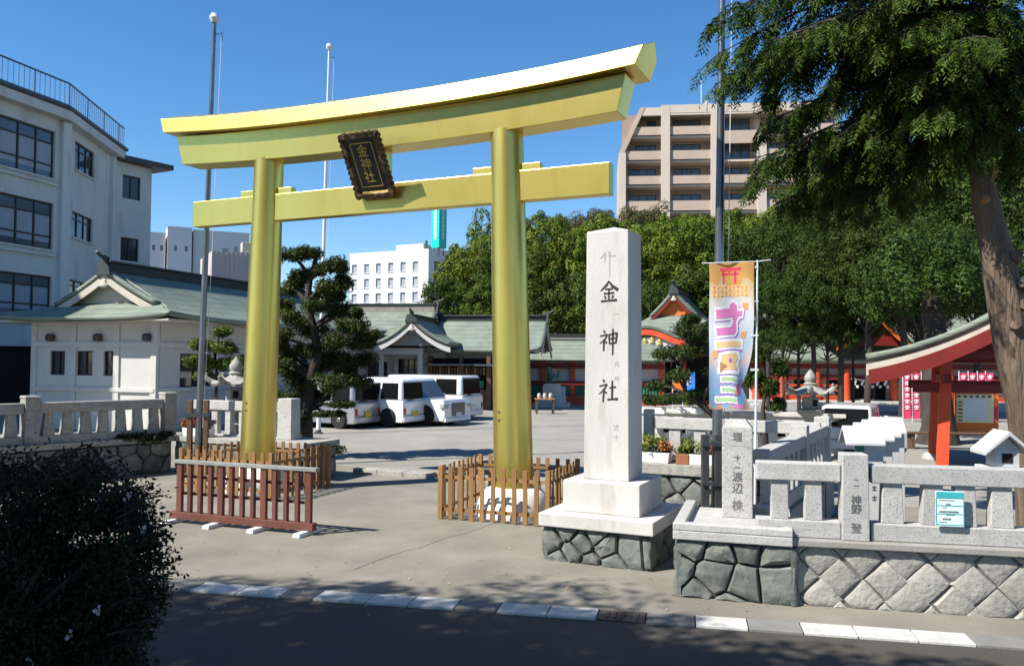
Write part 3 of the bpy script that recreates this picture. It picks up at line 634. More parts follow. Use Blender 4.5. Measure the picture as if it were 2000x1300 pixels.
def window(parent, P, s0, s1, za, zb, nx=2, bars=(), depth=.12, fw=.05, glass='glass', sill=True, curtain=False, frame='frame'):
    fr_ = MB()
    def bar(a, b, c, e, t0, t1):
        q = [P(a,c,t0),P(b,c,t0),P(b,c,t1),P(a,c,t1),P(a,e,t0),P(b,e,t0),P(b,e,t1),P(a,e,t1)]
        fr_.add(q, [(0,3,2,1),(4,5,6,7),(0,1,5,4),(1,2,6,5),(2,3,7,6),(3,0,4,7)])
    bar(s0,s1,za,za+fw,depth-.04,depth+.03); bar(s0,s1,zb-fw,zb,depth-.04,depth+.03)
    bar(s0,s0+fw,za+fw,zb-fw,depth-.04,depth+.03); bar(s1-fw,s1,za+fw,zb-fw,depth-.04,depth+.03)
    for k in range(1, nx): x = s0+(s1-s0)*k/nx; bar(x-fw/2, x+fw/2, za+fw, zb-fw, depth-.035, depth+.028)
    for b_ in bars: z = za+(zb-za)*b_; bar(s0+fw, s1-fw, z-fw/2, z+fw/2, depth-.03, depth+.026)
    wdo = fr_.build('window', M[frame], parent, fix=False)
    e = 1e-3
    MB().sheet([P(s0+e,za+e,depth+.01),P(s1-e,za+e,depth+.01),P(s1-e,zb-e,depth+.01),P(s0+e,zb-e,depth+.01)]).build('pane', M[glass], wdo, fix=False)
    if curtain:
        for k in range(nx):
            a = s0+(s1-s0)*k/nx; b = s0+(s1-s0)*(k+1)/nx; wq = (b-a)
            MB().sheet([P(a+wq*.08,za+.25*(zb-za)*.6,depth+.004),P(a+wq*.92,za+.25*(zb-za)*.6,depth+.004),P(a+wq*.92,zb-.27*(zb-za),depth+.004),P(a+wq*.08,zb-.27*(zb-za),depth+.004)]).build('curtain', M['curtain'], wdo, fix=False)
    if sill:
        q = MB(); a, b = s0-.06, s1+.06
        q.add([P(a,za-.09,-.10),P(b,za-.09,-.10),P(b,za-.09,.05),P(a,za-.09,.05),P(a,za-.002,-.10),P(b,za-.002,-.10),P(b,za-.002,.05),P(a,za-.002,.05)], [(0,3,2,1),(4,5,6,7),(0,1,5,4),(1,2,6,5),(2,3,7,6),(3,0,4,7)])
        q.build('sill', M['framew'], wdo, fix=False)
    return wdo
def prof(t, H, sag=.42): return H*((1-sag)*t + sag*t*t)
def roof(parent, L, W, H, z, g=0.0, lift=.25, thick=.14, mt='copper', sag=.42, nx=36, nt_=14, x0=0, y0=0, name='roof', ov=.35, rz=0, gable_mt='eavewood', back=True, barge='eavewood', ridge='ridge', ridge_h=.28, orn=True, gable_in=0.0):
    """curved roof, ridge along local x. g = depth of the hipped skirt at each end (0 = plain gable)"""
    Mx = Matrix.Translation((x0,y0,0)) @ Matrix.Rotation(rz,4,'Z'); hl = L/2
    def up(x, y):        # corner upturn
        a = max(0,(abs(x)-hl*.55)/(hl*.45)) if g else max(0,(abs(x)-hl*.6)/(hl*.4)); b = max(0,(abs(y)-W*.35)/(W*.65)); return lift*(a**2)*(b**2)
    m = MB()
    gl = hl-g
    xs = sorted(set([-hl+2*hl*i/nx for i in range(nx+1)] + ([-gl, gl, -gl-ov*0, gl] if g else [])))
    for sy in ((-1,1) if back else (-1,)):
        cols = []
        for x in xs:
            tm = 1.0 if (not g or abs(x) <= gl+1e-6) else max(0.0,(hl-abs(x))/W)
            cols.append([Mx @ Vector((x, sy*W*(1-tm*k/nt_), z+prof(tm*k/nt_,H,sag)+up(x, W*(1-tm*k/nt_)))) for k in range(nt_+1)])
        m.loft(cols, cap=False, closed=False)
        if g:            # overhang of the gable beyond the hip line
            for sx_ in (-1,1):
                t0 = g/W
                c = [[Mx @ Vector((sx_*(gl+q), sy*W*(1-(t0+(1-t0)*k/nt_)), z+prof(t0+(1-t0)*k/nt_,H,sag)+.02)) for k in range(nt_+1)] for q in (0, ov)]
                m.loft(c, cap=False, closed=False)
    if g:
        for sx_ in (-1,1):
            cols = []
            for i in range(nx//2+1):
                y = -W+2*W*i/(nx//2); tm = min(g/W, max(0,(W-abs(y))/W))
                cols.append([Mx @ Vector((sx_*(hl-W*tm*k/nt_), y, z+prof(tm*k/nt_,H,sag)+up(hl-W*tm*k/nt_, y))) for k in range(nt_+1)])
            m.loft(cols, cap=False, closed=False)
    ro = m.build(name, M[mt], parent, smooth=True, ang=35)
    so_ = ro.modifiers.new('thickness', 'SOLIDIFY'); so_.thickness = thick; so_.offset = 0 
    # gable walls and barge boards
    for sx_ in (-1,1):
        t0 = g/W if g else 0.0; xg = gl if g else hl-.35
        pts = [Mx @ Vector((sx_*(xg-gable_in), y, z+prof(t0+(1-t0)*k,H,sag)-.05)) for sgn in (-1,1) for k, y in [(q/10, sgn*W*(1-(t0+(1-t0)*q/10))) for q in (range(11) if sgn < 0 else range(9,-1,-1))]]
        m = MB(); m.sheet(pts); m.build('gable', M[gable_mt], ro, fix=False)
        for sgn in (-1,1):
            m = MB(); xb = xg+(ov if g else .33); rings = []
            for q in range(13):
                t = t0+(1-t0)*q/12; y = sgn*W*(1-t); zz = z+prof(t,H,sag)-thick*.5-.012
                rings.append([Mx @ Vector(v) for v in ((sx_*(xb-.06),y,zz),(sx_*xb,y,zz),(sx_*xb,y,zz-.24),(sx_*(xb-.06),y,zz-.24))])
            m.loft(rings); m.build('barge_board', M[barge], ro)
        # hanging fish ornament
        zz = z+H-.30; m = MB(); m.lathe([(.02,0),(.14,.05),(.16,.12),(.07,.20),(.09,.26),(.02,.32)], 10, (0,0,0), sx=.35); 
        fo_ = m.build('gegyo', M['eavewood'], ro, smooth=True); fo_.matrix_local = Mx @ Matrix.Translation((sx_*(xg+(ov if g else .33)+.02),0,zz-.25))
    lr = (gl+ov*.8) if g else hl-.1
    rd = MB(); rd.box(-lr, lr, -.17, .17, z+H-.02, z+H+ridge_h, None); rd.v = [tuple(Mx @ Vector(v)) for v in rd.v]; rg = rd.build('ridge', M[ridge], ro, bev=.03)
    rd = MB(); rd.box(-lr-.05, lr+.05, -.24, .24, z+H+ridge_h+.001, z+H+ridge_h+.07); rd.v = [tuple(Mx @ Vector(v)) for v in rd.v]; rd.build('ridge_cap', M['copperdark'], rg, bev=.02)
    if orn:
        for sx_ in (-1,1):
            m = MB(); m.extr([(sx_*(lr+.06),-.30,z+H-.12),(sx_*(lr+.06),-.22,z+H+.18),(sx_*(lr+.06),-.10,z+H+ridge_h+.05),(sx_*(lr+.06),-.05,z+H+ridge_h+.24),(sx_*(lr+.06),.05,z+H+ridge_h+.24),(sx_*(lr+.06),.10,z+H+ridge_h+.05),(sx_*(lr+.06),.22,z+H+.18),(sx_*(lr+.06),.30,z+H-.12)], (sx_*.10,0,0))
            m.tube([(sx_*(lr-.1),0,z+H+ridge_h+.12),(sx_*(lr+.25),0,z+H+ridge_h+.2),(sx_*(lr+.42),0,z+H+ridge_h+.32)], [.07,.06,.05], 8)
            m.v = [tuple(Mx @ Vector(v)) for v in m.v]; m.build('ridge_ornament', M['copperdark'], rg)
    return ro

# ================================================================== left four-storey building
a0 = A(0,600,36.0); a1 = A(112,600,39.0); b1_ = A(222,600,46.5); c1 = A(291,600,48.5)
dA = (Vector((a1.x-a0.x,a1.y-a0.y,0))).normalized(); an = Vector((a0.x,a0.y,0)) - dA*17.0
bl = thing('white_office_building', 'aging white four-storey building with big windows and a roof railing', 'building', (a0.x,a0.y,0), 0)
O = Vector((a0.x,a0.y,0)); loc = lambda p: Vector((p.x-O.x, p.y-O.y, 0))
ZT = A(112,200,39.0).z; ZC = A(291,330,48.5).z
# frontage A (towards the street, runs on outside the picture)
angA = math.atan2(dA.y,dA.x); pA = loc(an); qA = loc(a1); offA = 17.0
wz = []
for (yt, yb) in ((222,322),(374,472),(528,612),): wz.append((WP(0,yb,a0,angA)[1], WP(0,yt,a0,angA)[1]))
sA = lambda px, py: WP(px,py,a0,angA)[0] + offA
opsA = []; Lm = (qA-pA).length; s_end = sA(108,290)
for zb, zt in wz:
    k = s_end
    while k > 3.0: opsA.append((k-3.9, k, zb, zt)); k -= 4.6
opsA = [o_ for o_ in opsA if o_[0] > .4]
opsA.append((s_end-5.2, s_end-.7, .02, 2.9))
P, u, n = facade(bl, pA, qA, 0, ZT-.9, opsA, M['plaster_old'], .3)
for o_ in opsA[:-1]: window(bl, P, *o_, nx=4, bars=(.28,.74), depth=.16, fw=.075, glass='glassb', curtain=True)
o_ = opsA[-1]; MB().sheet([P(o_[0],o_[2],.29),P(o_[1],o_[2],.29),P(o_[1],o_[3],.29),P(o_[0],o_[3],.29)]).build('dark_garage_opening', M['dark'], bl, fix=False)
for zz in [z_[0]-.32 for z_ in wz]:
    m = MB(); q = [P(.2,zz,-.14),P(s_end+.1,zz,-.14),P(s_end+.1,zz,.0),P(.2,zz,.0)]; m.extr(q, (0,0,.10)); m.build('string_course', M['plaster_old'], bl)
# pilaster
for s_ in (s_end+.25,): m = MB(); m.extr([P(s_,0,-.22),P(s_+.5,0,-.22),P(s_+.5,0,.0),P(s_,0,.0)], (0,0,ZT-.95)); m.build('pilaster', M['plaster_old'], bl)
# frontage B
angB = math.atan2(b1_.y-a1.y, b1_.x-a1.x); sB = lambda px, py: WP(px,py,a1,angB)
opsB = []
for x0,x1,yt,yb in ((147,184,274,348),(141,180,411,480),(136,176,545,604)):
    s0_, zt_ = sB(x0,yt); s1_, zb_ = sB(x1,yb); opsB.append((s0_, s1_, sB(x0,yb-18)[1], zt_))
P2, u2, n2 = facade(bl, loc(a1), loc(b1_), 0, ZT-.9, opsB, M['plaster_old'], .3)
for o_ in opsB: window(bl, P2, *o_, nx=3, bars=(.74,), depth=.14, fw=.06)
LB = (b1_-a1).length
for s_ in (.1, LB-1.1): m = MB(); m.extr([P2(s_,0,-.20),P2(s_+.45,0,-.20),P2(s_+.45,0,.0),P2(s_,0,.0)], (0,0,ZT-.95)); m.build('pilaster', M['plaster_old'], bl)
m = MB(); m.tube([P2(LB-.35,0,-.1),P2(LB-.35,ZT-1.0,-.1)], .06, 8); m.build('downpipe', M['plaster_old'], bl)
# lower wing C
angC = math.atan2(c1.y-b1_.y, c1.x-b1_.x); sC = lambda px, py: WP(px,py,b1_,angC)
opsC = []
for x0,x1,yt,yb in ((240,274,340,386),(236,270,462,508)): opsC.append((sC(x0,yt)[0], sC(x1,yb)[0], sC(x0,yb)[1], sC(x0,yt)[1]))
P3, u3, n3 = facade(bl, loc(b1_), loc(c1), 0, ZC, opsC, M['plaster_old'], .3)
for o_ in opsC: window(bl, P3, *o_, nx=2, depth=.12, fw=.06, sill=False)
# roof slabs, parapet and the block behind
back = Vector((-n.x*14, -n.y*14, 0))
foot = [pA, qA, loc(b1_), loc(b1_)+back, pA+back]
m = MB(); m.extr([v + Vector((0,0,ZT-.9)) for v in [pA+n*.5, qA+n*.55, loc(b1_)+n2*.5, loc(b1_)+back, pA+back]], (0,0,.45)); m.build('roof_slab', M['plaster_old'], bl, bev=.03)
m = MB(); m.extr([v + Vector((0,0,ZT-.449)) for v in [pA+n*.6, qA+n*.65, loc(b1_)+n2*.62, loc(b1_)+back, pA+back]], (0,0,.16)); m.build('eave_edge', M['steeldark'], bl, bev=.02)
m = MB(); m.extr([loc(b1_), loc(b1_)+back, pA+back, pA], (0,0,ZT-.92)); m.f = m.f[2:]; m.f = [f for k, f in enumerate(m.f) if k != 3]; m.build('rear_walls', M['plaster_old'], bl, fix=False)
m = MB(); m.extr([v + Vector((0,0,ZC)) for v in [loc(b1_)+n3*.5-u3*.3, loc(c1)+n3*.8+u3*.9, loc(c1)+u3*.9-n3*8, loc(b1_)-n3*8]], (0,0,.30)); m.build('wing_roof', M['steeldark'], bl, bev=.02)
m = MB(); m.extr([loc(c1), loc(c1)-n3*8, loc(b1_)-n3*8], (0,0,ZC-.01)); m.f = [m.f[2]]; m.build('wing_side_wall', M['plaster_old'], bl, fix=False)
# unseen block added out of view to cast shade on the white hall
m = MB(); m.extr([pA+n*.02, pA+dA*6.0+n*.02, pA+dA*6.0-n*6, pA-n*6], (0,0,ZT+4.0)); m.build('added_shade_block', M['plaster_old'], bl)
# railing on the roof
rl = MB(); line = [pA+n*.35+Vector((0,0,ZT-.29)), qA+n*.40+Vector((0,0,ZT-.29)), loc(b1_)+n2*.35+Vector((0,0,ZT-.29))]
for a_, b_ in zip(line, line[1:]):
    up_ = Vector((0,0,1)); rl.tube([a_+up_*1.15, b_+up_*1.15], .04, 6); rl.tube([a_+up_*.12, b_+up_*.12], .025, 6)
    kk = int((b_-a_).length/.28)
    for k in range(kk+1):
        q = a_.lerp(b_, k/kk); rl.tube([q, q+up_*1.15], .035 if k%8 == 0 else .014, 5)
rl.build('roof_railing', M['railblue'], bl, fix=False)

# ================================================================== white hall with verdigris roof, left
hc = Vector((-11.2,26.0,0)); HA = math.atan2(.956,.29)                  # local x runs back from the near corner
hl_ = thing('white_shrine_hall', 'white-walled shrine hall with green copper hip-and-gable roof behind left fence', 'hall', hc, HA)
HL, HW = 14.5, 4.75
sw_ = Vector((math.cos(HA+math.pi/2), math.sin(HA+math.pi/2), 0))       # local +y points left
angL = HA + math.pi/2
wl = lambda px, py: WP(px, py, hc, angL)
ops = []
for x0,x1 in ((98,127),(148,181),(202,229)): ops.append((HW-wl(x0,700)[0], HW-wl(x1,700)[0], wl(180,733)[1], wl(180,685)[1]))
P, u, n = facade(hl_, (0,HW,0), (0,0,0), 0, 3.75, ops, M['plaster'], .2)
for o_ in ops: window(hl_, P, *o_, nx=2, depth=.10, fw=.045, sill=False)
ws = lambda px, py: WP(px, py, hc, HA)
s0_ = ws(352,690)[0]
ops2 = [(s0_, s0_+1.6, ws(352,757)[1], ws(352,690)[1]), (s0_+3.2, s0_+4.8, ws(352,757)[1], ws(352,690)[1]), (s0_+6.4, s0_+8.0, ws(352,757)[1], ws(352,690)[1])]
P, u, n = facade(hl_, (0,0,0), (HL,0,0), 0, 3.75, ops2, M['plaster'], .2)
for o_ in ops2: window(hl_, P, *o_, nx=2, depth=.10, fw=.05, sill=False)
MB().sheet([(0,HW,0),(HL,HW,0),(HL,HW,3.75),(0,HW,3.75)]).build('rear_wall', M['plaster'], hl_, fix=False)
MB().sheet([(HL,HW,0),(HL,0,0),(HL,0,3.75),(HL,HW,3.75)]).build('end_wall', M['plaster'], hl_, fix=False)
zb_ = wl(180,677)[1]; zk = wl(180,764)[1]
for x in (0, HW*.30, HW*.66, HW): MB().box(-.05, .10, x-.11, x+.11, 0, 3.7).build('pillar', M['plaster'], hl_, bev=.01)
for k in range(6): MB().box(.2+k*2.7, .42+k*2.7, -.05, .02, 0, 3.7).build('pillar', M['plaster'], hl_, bev=.01)
for zz, hh in ((zb_,.16),(zk,.13)):
    MB().box(-.07, -.001, -.05, HW+.05, zz, zz+hh).build('tie_beam', M['plaster'], hl_, bev=.01)
    MB().box(-.05, HL, -.075, -.052, zz, zz+hh).build('tie_beam', M['plaster'], hl_, bev=.01)
MB().box(-.02, HL, -.9, HW+.9, 3.62, 3.72).build('soffit', M['eavewood'], hl_)
for k in range(3): MB().lathe([(.10,0),(.14,.06),(.14,.18),(.08,.24)], 10, (-.13, .2+k*1.9, 2.95)).build('wall_lamp', M['steeldark'], hl_, smooth=True)
roof(hl_, HL+1.5, HW/2+1.15, 1.62, 3.62, g=1.5, x0=HL/2, y0=HW/2, lift=.16, ridge_h=.30, thick=.16)
MB().box(-.70, HL+.70, -1.08, HW+1.08, 3.55, 3.625).build('eave_boards', M['eavewood'], hl_, bev=.02)

# ================================================================== far buildings behind the torii
def block(name, label, p0, p1, z1, depth, mt, ops_fn=None, cat='building'):
    o = thing(name, label, cat, (p0.x,p0.y,0), math.atan2(p1.y-p0.y,p1.x-p0.x)); Lw = math.hypot(p1.x-p0.x,p1.y-p0.y)
    return o, Lw
# white tower block
p0, p1 = A(285,600,118), A(486,600,124); o, Lw = block('white_tower_block', 'plain white apartment blocks beyond the white hall', p0, p1, 0, 14, 'farwhite')
zt = A(380,447,120).z; ang = math.atan2(p1.y-p0.y,p1.x-p0.x)
s1, s2 = WP(325,500,p0,ang)[0], WP(376,500,p0,ang)[0]
for k, (a, b, dz, dy) in enumerate(((0,s1-.12,-.9,.8),(s1+.12,s2-.12,0,0),(s2+.12,Lw,-.1,.9))):
    q = thing('white_tower_block', ['plain white tower block nearest the office building roof', 'plain white tower block with tiny vents in the middle', 'plain white tower block behind the left torii pillar'][k], 'building', o.location, o.rotation_euler.z)
    ops = [] if k == 2 else [(a+(b-a)*f, a+(b-a)*f+.35, WP(350,490,p0,ang)[1], WP(350,480,p0,ang)[1]) for f in (.28,.72)]
    P, u, n = facade(q, (a,dy,0), (b,dy,0), 0, zt+dz, [(x0-a,x1-a,c,e) for x0,x1,c,e in ops], M['farwhite'], .3)
    for x0,x1,c,e in ops: window(q, P, x0-a, x1-a, c, e, nx=1, depth=.15, fw=.08, glass='curtain', sill=False)
    m = MB(); m.box(a, b, dy+.35, 14, 0, zt+dz-.02); m.build('body', M['farwhite'], q)
    m = MB(); m.box(a-.05, b+.05, dy-.06, 14.1, zt+dz, zt+dz+.25); m.build('parapet', M['farwhite'], q)
bpy.data.objects.remove(o)
p0, p1 = A(412,600,98), A(520,600,101); ang = math.atan2(p1.y-p0.y,p1.x-p0.x); zt = A(450,492,99).z
q = thing('corrugated_building', 'pinkish corrugated building with roof plant left of the torii pillar', 'building', (p0.x,p0.y,0), ang); Lw = math.hypot(p1.x-p0.x,p1.y-p0.y)
MB().box(0, Lw, 0, 10, 0, zt).build('wall', M['farpink'], q)
for k in range(int(Lw/.55)): MB().box(k*.55, k*.55+.2, -.07, -.001, 0, zt).build('rib', M['farpink'], q)
for k, (x, w_, h_) in enumerate(((1.2,.8,.5),(2.6,.5,.8),(3.6,1.4,1.4),(5.2,.8,.9))): 
    MB().box(x, x+w_, .8, 2.0, zt+.002, zt+h_).build('roof_unit', M['eavewood' if k == 2 else 'steel'], q, bev=.04)
# white hotel with teal sign
p0, p1 = A(682,600,158), A(836,600,150); p2 = A(915,600,156)
ang = math.atan2(p1.y-p0.y,p1.x-p0.x); q = thing('white_hotel', 'white hotel with a grid of square windows seen between the torii pillars', 'building', (p0.x,p0.y,0), ang)
Lw = math.hypot(p1.x-p0.x,p1.y-p0.y); hp = lambda px, py: WP(px, py, p0, ang)
zt = hp(760,494)[1]; ops = []
zr = [(hp(818,528)[1], hp(818,510)[1]), (hp(816,558)[1], hp(816,541)[1]), (hp(815,588)[1], hp(815,571)[1])]; dz = zr[0][0]-zr[1][0]
rows = [(zr[0][0]-k*dz, zr[0][1]-k*dz) for k in range(7)]; xsw = [hp(x,520)[0] for x in (692,716,739,763,787,811)]
for zb, z1 in rows:
    for x in xsw: ops.append((x-.55, x+.62, max(.3,zb), z1)) if zb > .3 else None
P, u, n = facade(q, (0,0,0), (Lw,0,0), 0, zt, ops, M['farwhite'], .35)
for o_ in ops: window(q, P, *o_, nx=1, depth=.22, fw=.09, glass='curtain', sill=True, frame='framew')
e1 = Vector((p2.x-p0.x, p2.y-p0.y, 0)); e1 = Matrix.Rotation(-ang,3,'Z') @ e1
h2 = lambda px, py: WP(px, py, p1, math.atan2(p2.y-p1.y,p2.x-p1.x))
ops = []; 
for zb, z1 in rows[:5]:
    for a, b in ((848,861),(878,890)): ops.append((h2(a,520)[0], h2(b,520)[0], zb, z1))
P, u, n = facade(q, (Lw,0,0), (e1.x,e1.y,0), 0, zt, ops, M['farwhite'], .35)
for o_ in ops: window(q, P, *o_, nx=2, depth=.15, fw=.08, sill=False)
m = MB(); m.extr([(0,.01,zt),(Lw,.01,zt),(e1.x,e1.y,zt),(e1.x-6,e1.y+14,zt),(0,18,zt)], (0,0,.35)); m.build('parapet', M['farwhite'], q)
m = MB(); m.extr([(0,.36,0),(0,18,0),(e1.x-6,e1.y+14,0),(e1.x,e1.y,0)], (0,0,zt-.01)); m.f = m.f[2:5]; m.build('rear_walls', M['farwhite'], q, fix=False)
x0, x1 = hp(771,485)[0], hp(824,485)[0]; MB().box(x0, x1, .5, 7, zt+.352, hp(790,477)[1]).build('penthouse', M['farwhite'], q)
m = MB(); lx = hp(829,488)[0]; m.box(lx, lx+.35, .2, .5, zt+.36, zt+1.9); m.box(lx+.36, lx+1.1, .2, .5, zt+.36, zt+.7); m.build('roof_letter', M['steeldark'], q)
sg = A(857,485,152); sg2 = A(857,408,152)
tq = thing('teal_sign_tower', 'tall teal vertical sign with white lettering on the hotel roof', 'sign', (sg.x,sg.y,sg.z), R_(-38))
hgt = sg2.z-sg.z+1.2
MB().box(-1.0,1.0,-1.0,1.0,0,hgt).build('sign_box', M['teal'], tq, bev=.04)
for sx_ in (-.6,.6):
    for sy_ in (-.6,.6): MB().tube([(sx_,sy_,-1.4),(sx_,sy_,.0)], .08, 6).build('leg', M['steeldark'], tq)
for k in range(8):
    z = hgt-1.4-k*.72
    for fc in (0,1):
        m = MB(); 
        for dz_ in (0,.22,.44): m.box(-.34,.34,-1.03,-1.002,z-dz_,z-dz_+.10)
        m.box(-.05,.05,-1.034,-1.031,z-.44,z+.16); m.box(-.34,-.24,-1.034,-1.031,z-.40,z+.1) if k%2 else m.box(.22,.32,-1.034,-1.031,z-.40,z+.1)
        o = m.build('white_character', M['white'], tq); o.rotation_euler = (0,0,0 if fc == 0 else math.pi/2)

# ================================================================== salmon apartment block on the hill
CA = R_(-6.0); k0 = A(1206,420,92); cb = thing('apartment_block', 'salmon tiled apartment block with sloped corner and deep balconies above the wood', 'building', (k0.x,k0.y,0), CA)
kp = lambda px, py: WP(px, py, k0, CA)
xe = kp(1640,300)[0]; zTop = kp(1340,206)[1]; zL = kp(1260,212)[1]
xL = kp(1250,215)[0]; zS = kp(1212,300)[1]
D = 3.2
# front grid: piers and balcony bands standing proud of recessed loggias
piers = [(kp(1208,420)[0], kp(1222,420)[0], zS), (kp(1291,300)[0], kp(1308,300)[0], zTop), (kp(1388,300)[0], kp(1408,300)[0], zTop), (kp(1478,300)[0], kp(1496,300)[0], kp(1490,260)[1]), (kp(1578,300)[0], kp(1596,300)[0], kp(1490,230)[1])]
for a, b, zt in piers: MB().box(a, b, -.35, .0, 4, zt).build('pier', M['condo2'], cb)
def band(x0, x1, zb, zt, mt='condo'): MB().box(x0, x1, -.12, .12, zb, zt).build('balcony_front', M[mt], cb)
fl = [(kp(1340,y1)[1], kp(1340,y0)[1]) for y0, y1 in ((247,263),(294,311),(343,359),(392,411))]
sl_x = lambda z: (xL + (kp(1208,300)[0]-xL)*(zL-z)/(zL-zS)) if z > zS else kp(1208,420)[0]
for i, (zb, zt) in enumerate(fl):
    band(sl_x((zb+zt)/2)+.3, piers[1][0]-.002, zb, zt); band(piers[1][1]+.002, piers[2][0]-.002, zb, zt)
    if i in (2,3): band(piers[2][1]+.002, piers[3][0]-.002, zb, zt)
    if i >= 1: band(piers[3][1]+.002, piers[4][0]-.002, zb, zt)
    band(piers[4][1]+.002, xe, zb, zt)
band(piers[2][1]+.002, piers[3][0]-.002, kp(1440,280)[1], kp(1440,255)[1]); 
MB().box(sl_x(zL), piers[3][0], -.30, .10, zL-.9, zL).build('top_band', M['condo2'], cb)
MB().box(piers[1][0], xe, -.33, 10, zTop-.9, zTop).build('roof_slab', M['condo2'], cb)
# sloped left cheek
m = MB(); m.extr([(sl_x(zL),-.34,zL),(sl_x(zL)+.55,-.34,zL),(sl_x(zS)+.62,-.34,zS),(sl_x(zS),-.34,zS)], (0,9,0)); m.build('sloped_cheek', M['condo'], cb)
MB().box(kp(1208,420)[0], kp(1208,420)[0]+.3, .002, 9, 4, zS).build('side_wall', M['condo'], cb)
# loggia backs with windows
zlev = [kp(1340,y)[1] for y in (411,359,311,263,213)]
for (xa, xb) in ((sl_x(zS)+.4, piers[1][0]), (piers[1][1], piers[2][0]), (piers[2][1], piers[3][0]), (piers[3][1], piers[4][0]), (piers[4][1], xe)):
    ops = []
    for i in range(4):
        zb, z1 = zlev[i]+.15, zlev[i]+2.15; xa2 = max(xa, sl_x(z1)+.8)
        if xb-xa2 > 1.6: ops.append((xa2+.5-xa, min(xb-.4,xa2+3.6)-xa, zb, z1))
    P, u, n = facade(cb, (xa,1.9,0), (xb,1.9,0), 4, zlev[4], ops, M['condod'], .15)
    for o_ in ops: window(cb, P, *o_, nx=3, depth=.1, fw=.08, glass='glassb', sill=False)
for i in range(5): MB().box(sl_x(zlev[i])+.5, xe, .122, 1.88, zlev[i]-.30, zlev[i]-.08).build('floor_slab', M['condo2'], cb)
MB().box(piers[1][0], xe, 2.2, 9.5, 4, zTop-.92).build('core', M['condo2'], cb)
m = MB(); x_ = kp(1374,200)[0]; m.tube([(x_,2,zTop),(x_,2,zTop+3.6)], .05, 6); m.build('aerial', M['polewhite'], cb)
m = MB(); m.lathe([(.02,0),(.3,.08),(.42,.22)], 14); o = m.build('satellite_dish', M['white'], cb); o.location = (x_+.4,1.5,zTop+.5); o.rotation_euler = (R_(70),0,R_(30))

# ================================================================== middle hall with curved porch gable
mh0 = A(705,760,40.0); MHA = R_(-8); mh = thing('porch_hall', 'grey-walled shrine office with curved porch gable and green copper roof', 'hall', (mh0.x,mh0.y,.1), MHA)
mp = lambda px, py: WP(px, py, mh0, MHA)
z = lambda px, py: mp(px,py)[1]-.1
xR = mp(965,700)[0]; xg0, xg1 = mp(752,660)[0], mp(886,675)[0]; xm = mp(833,640)[0]
P, u, n = facade(mh, (0,0,0), (mp(870,700)[0],0,0), 0, 3.3, [(mp(772,740)[0], mp(820,740)[0], .1, 2.35), (.3,1.3,.9,2.2)], M['plaster_old'], .25)
window(mh, P, mp(772,740)[0], mp(820,740)[0], .1, 2.35, nx=4, bars=(.45,), depth=.12, sill=False); window(mh, P, .3,1.3,.9,2.2, nx=3, depth=.1)
MB().box(0, xR, .6, 6, .0, 3.2).build('body', M['plaster_old'], mh)
for px in (762,775,820,835): 
    x = mp(px,740)[0]; MB().box(x-.09,x+.09,-1.55 if px in (762,835) else -.2,-1.37 if px in (762,835) else -.03,0,2.55).build('porch_column', M['plaster'], mh, bev=.01)
MB().box(mp(758,700)[0], mp(840,700)[0], -1.6, -1.32, 2.551, 2.85).build('porch_beam', M['plaster'], mh, bev=.01)
MB().box(mp(765,700)[0], mp(833,700)[0], -1.5, -1.40, 2.852, 3.02).build('carved_panel', M['dark'], mh)
roof(mh, mp(836,600)[0]+4.2, 3.0, z(760,604)-3.42, 3.42, x0=(mp(836,600)[0]-4.2)/2, y0=2.0, lift=.2, ridge='ridgepale', ridge_h=.34, thick=.16)
roof(mh, 5.6, (xg1-xg0)/2+.1, z(833,628)-3.0, 3.0, x0=xm-.1, y0=.4, rz=math.pi/2, sag=.62, lift=0, ridge_h=.16, thick=.2, gable_mt='ridgepale', barge='plaster', name='porch_roof')
roof(mh, xR-xm+2.2, 2.9, z(880,626)-2.72+.1, 2.72, x0=(xR+xm)/2+1.2, y0=2.2, lift=.18, ridge_h=.2, thick=.14, name='wing_roof')
# shop counter under the wing
x0, x1 = mp(838,740)[0], mp(962,740)[0]
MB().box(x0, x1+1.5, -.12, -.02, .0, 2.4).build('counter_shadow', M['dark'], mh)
MB().box(x0-.1, x1+1.6, -.9, -.10, 2.05, 2.13).build('counter_awning', M['glassb'], mh)
for k in range(22): 
    x = x0+.2+k*(x1-x0)/22; MB().box(x, x+.07, -.50, -.47, 1.62, 1.98).build('hanging_charm', M['brown' if k%3 else 'cut'], mh)
for k in range(6): x = x0+.2+k*.55; MB().box(x, x+.3, -.35, -.2, 1.0, 1.35).build('charm_rack', M[['red','brown','pinkred','eavewood','greenpaint','brown'][k]], mh)
MB().box(x0, x1, -.45, -.15, 0, .95).build('counter', M['brown'], mh, bev=.01)
for px in (845,905,958): x = mp(px,740)[0]; MB().box(x-.1, x+.1, -.6, -.4, 0, 2.5).build('post', M['brown'], mh, bev=.01)

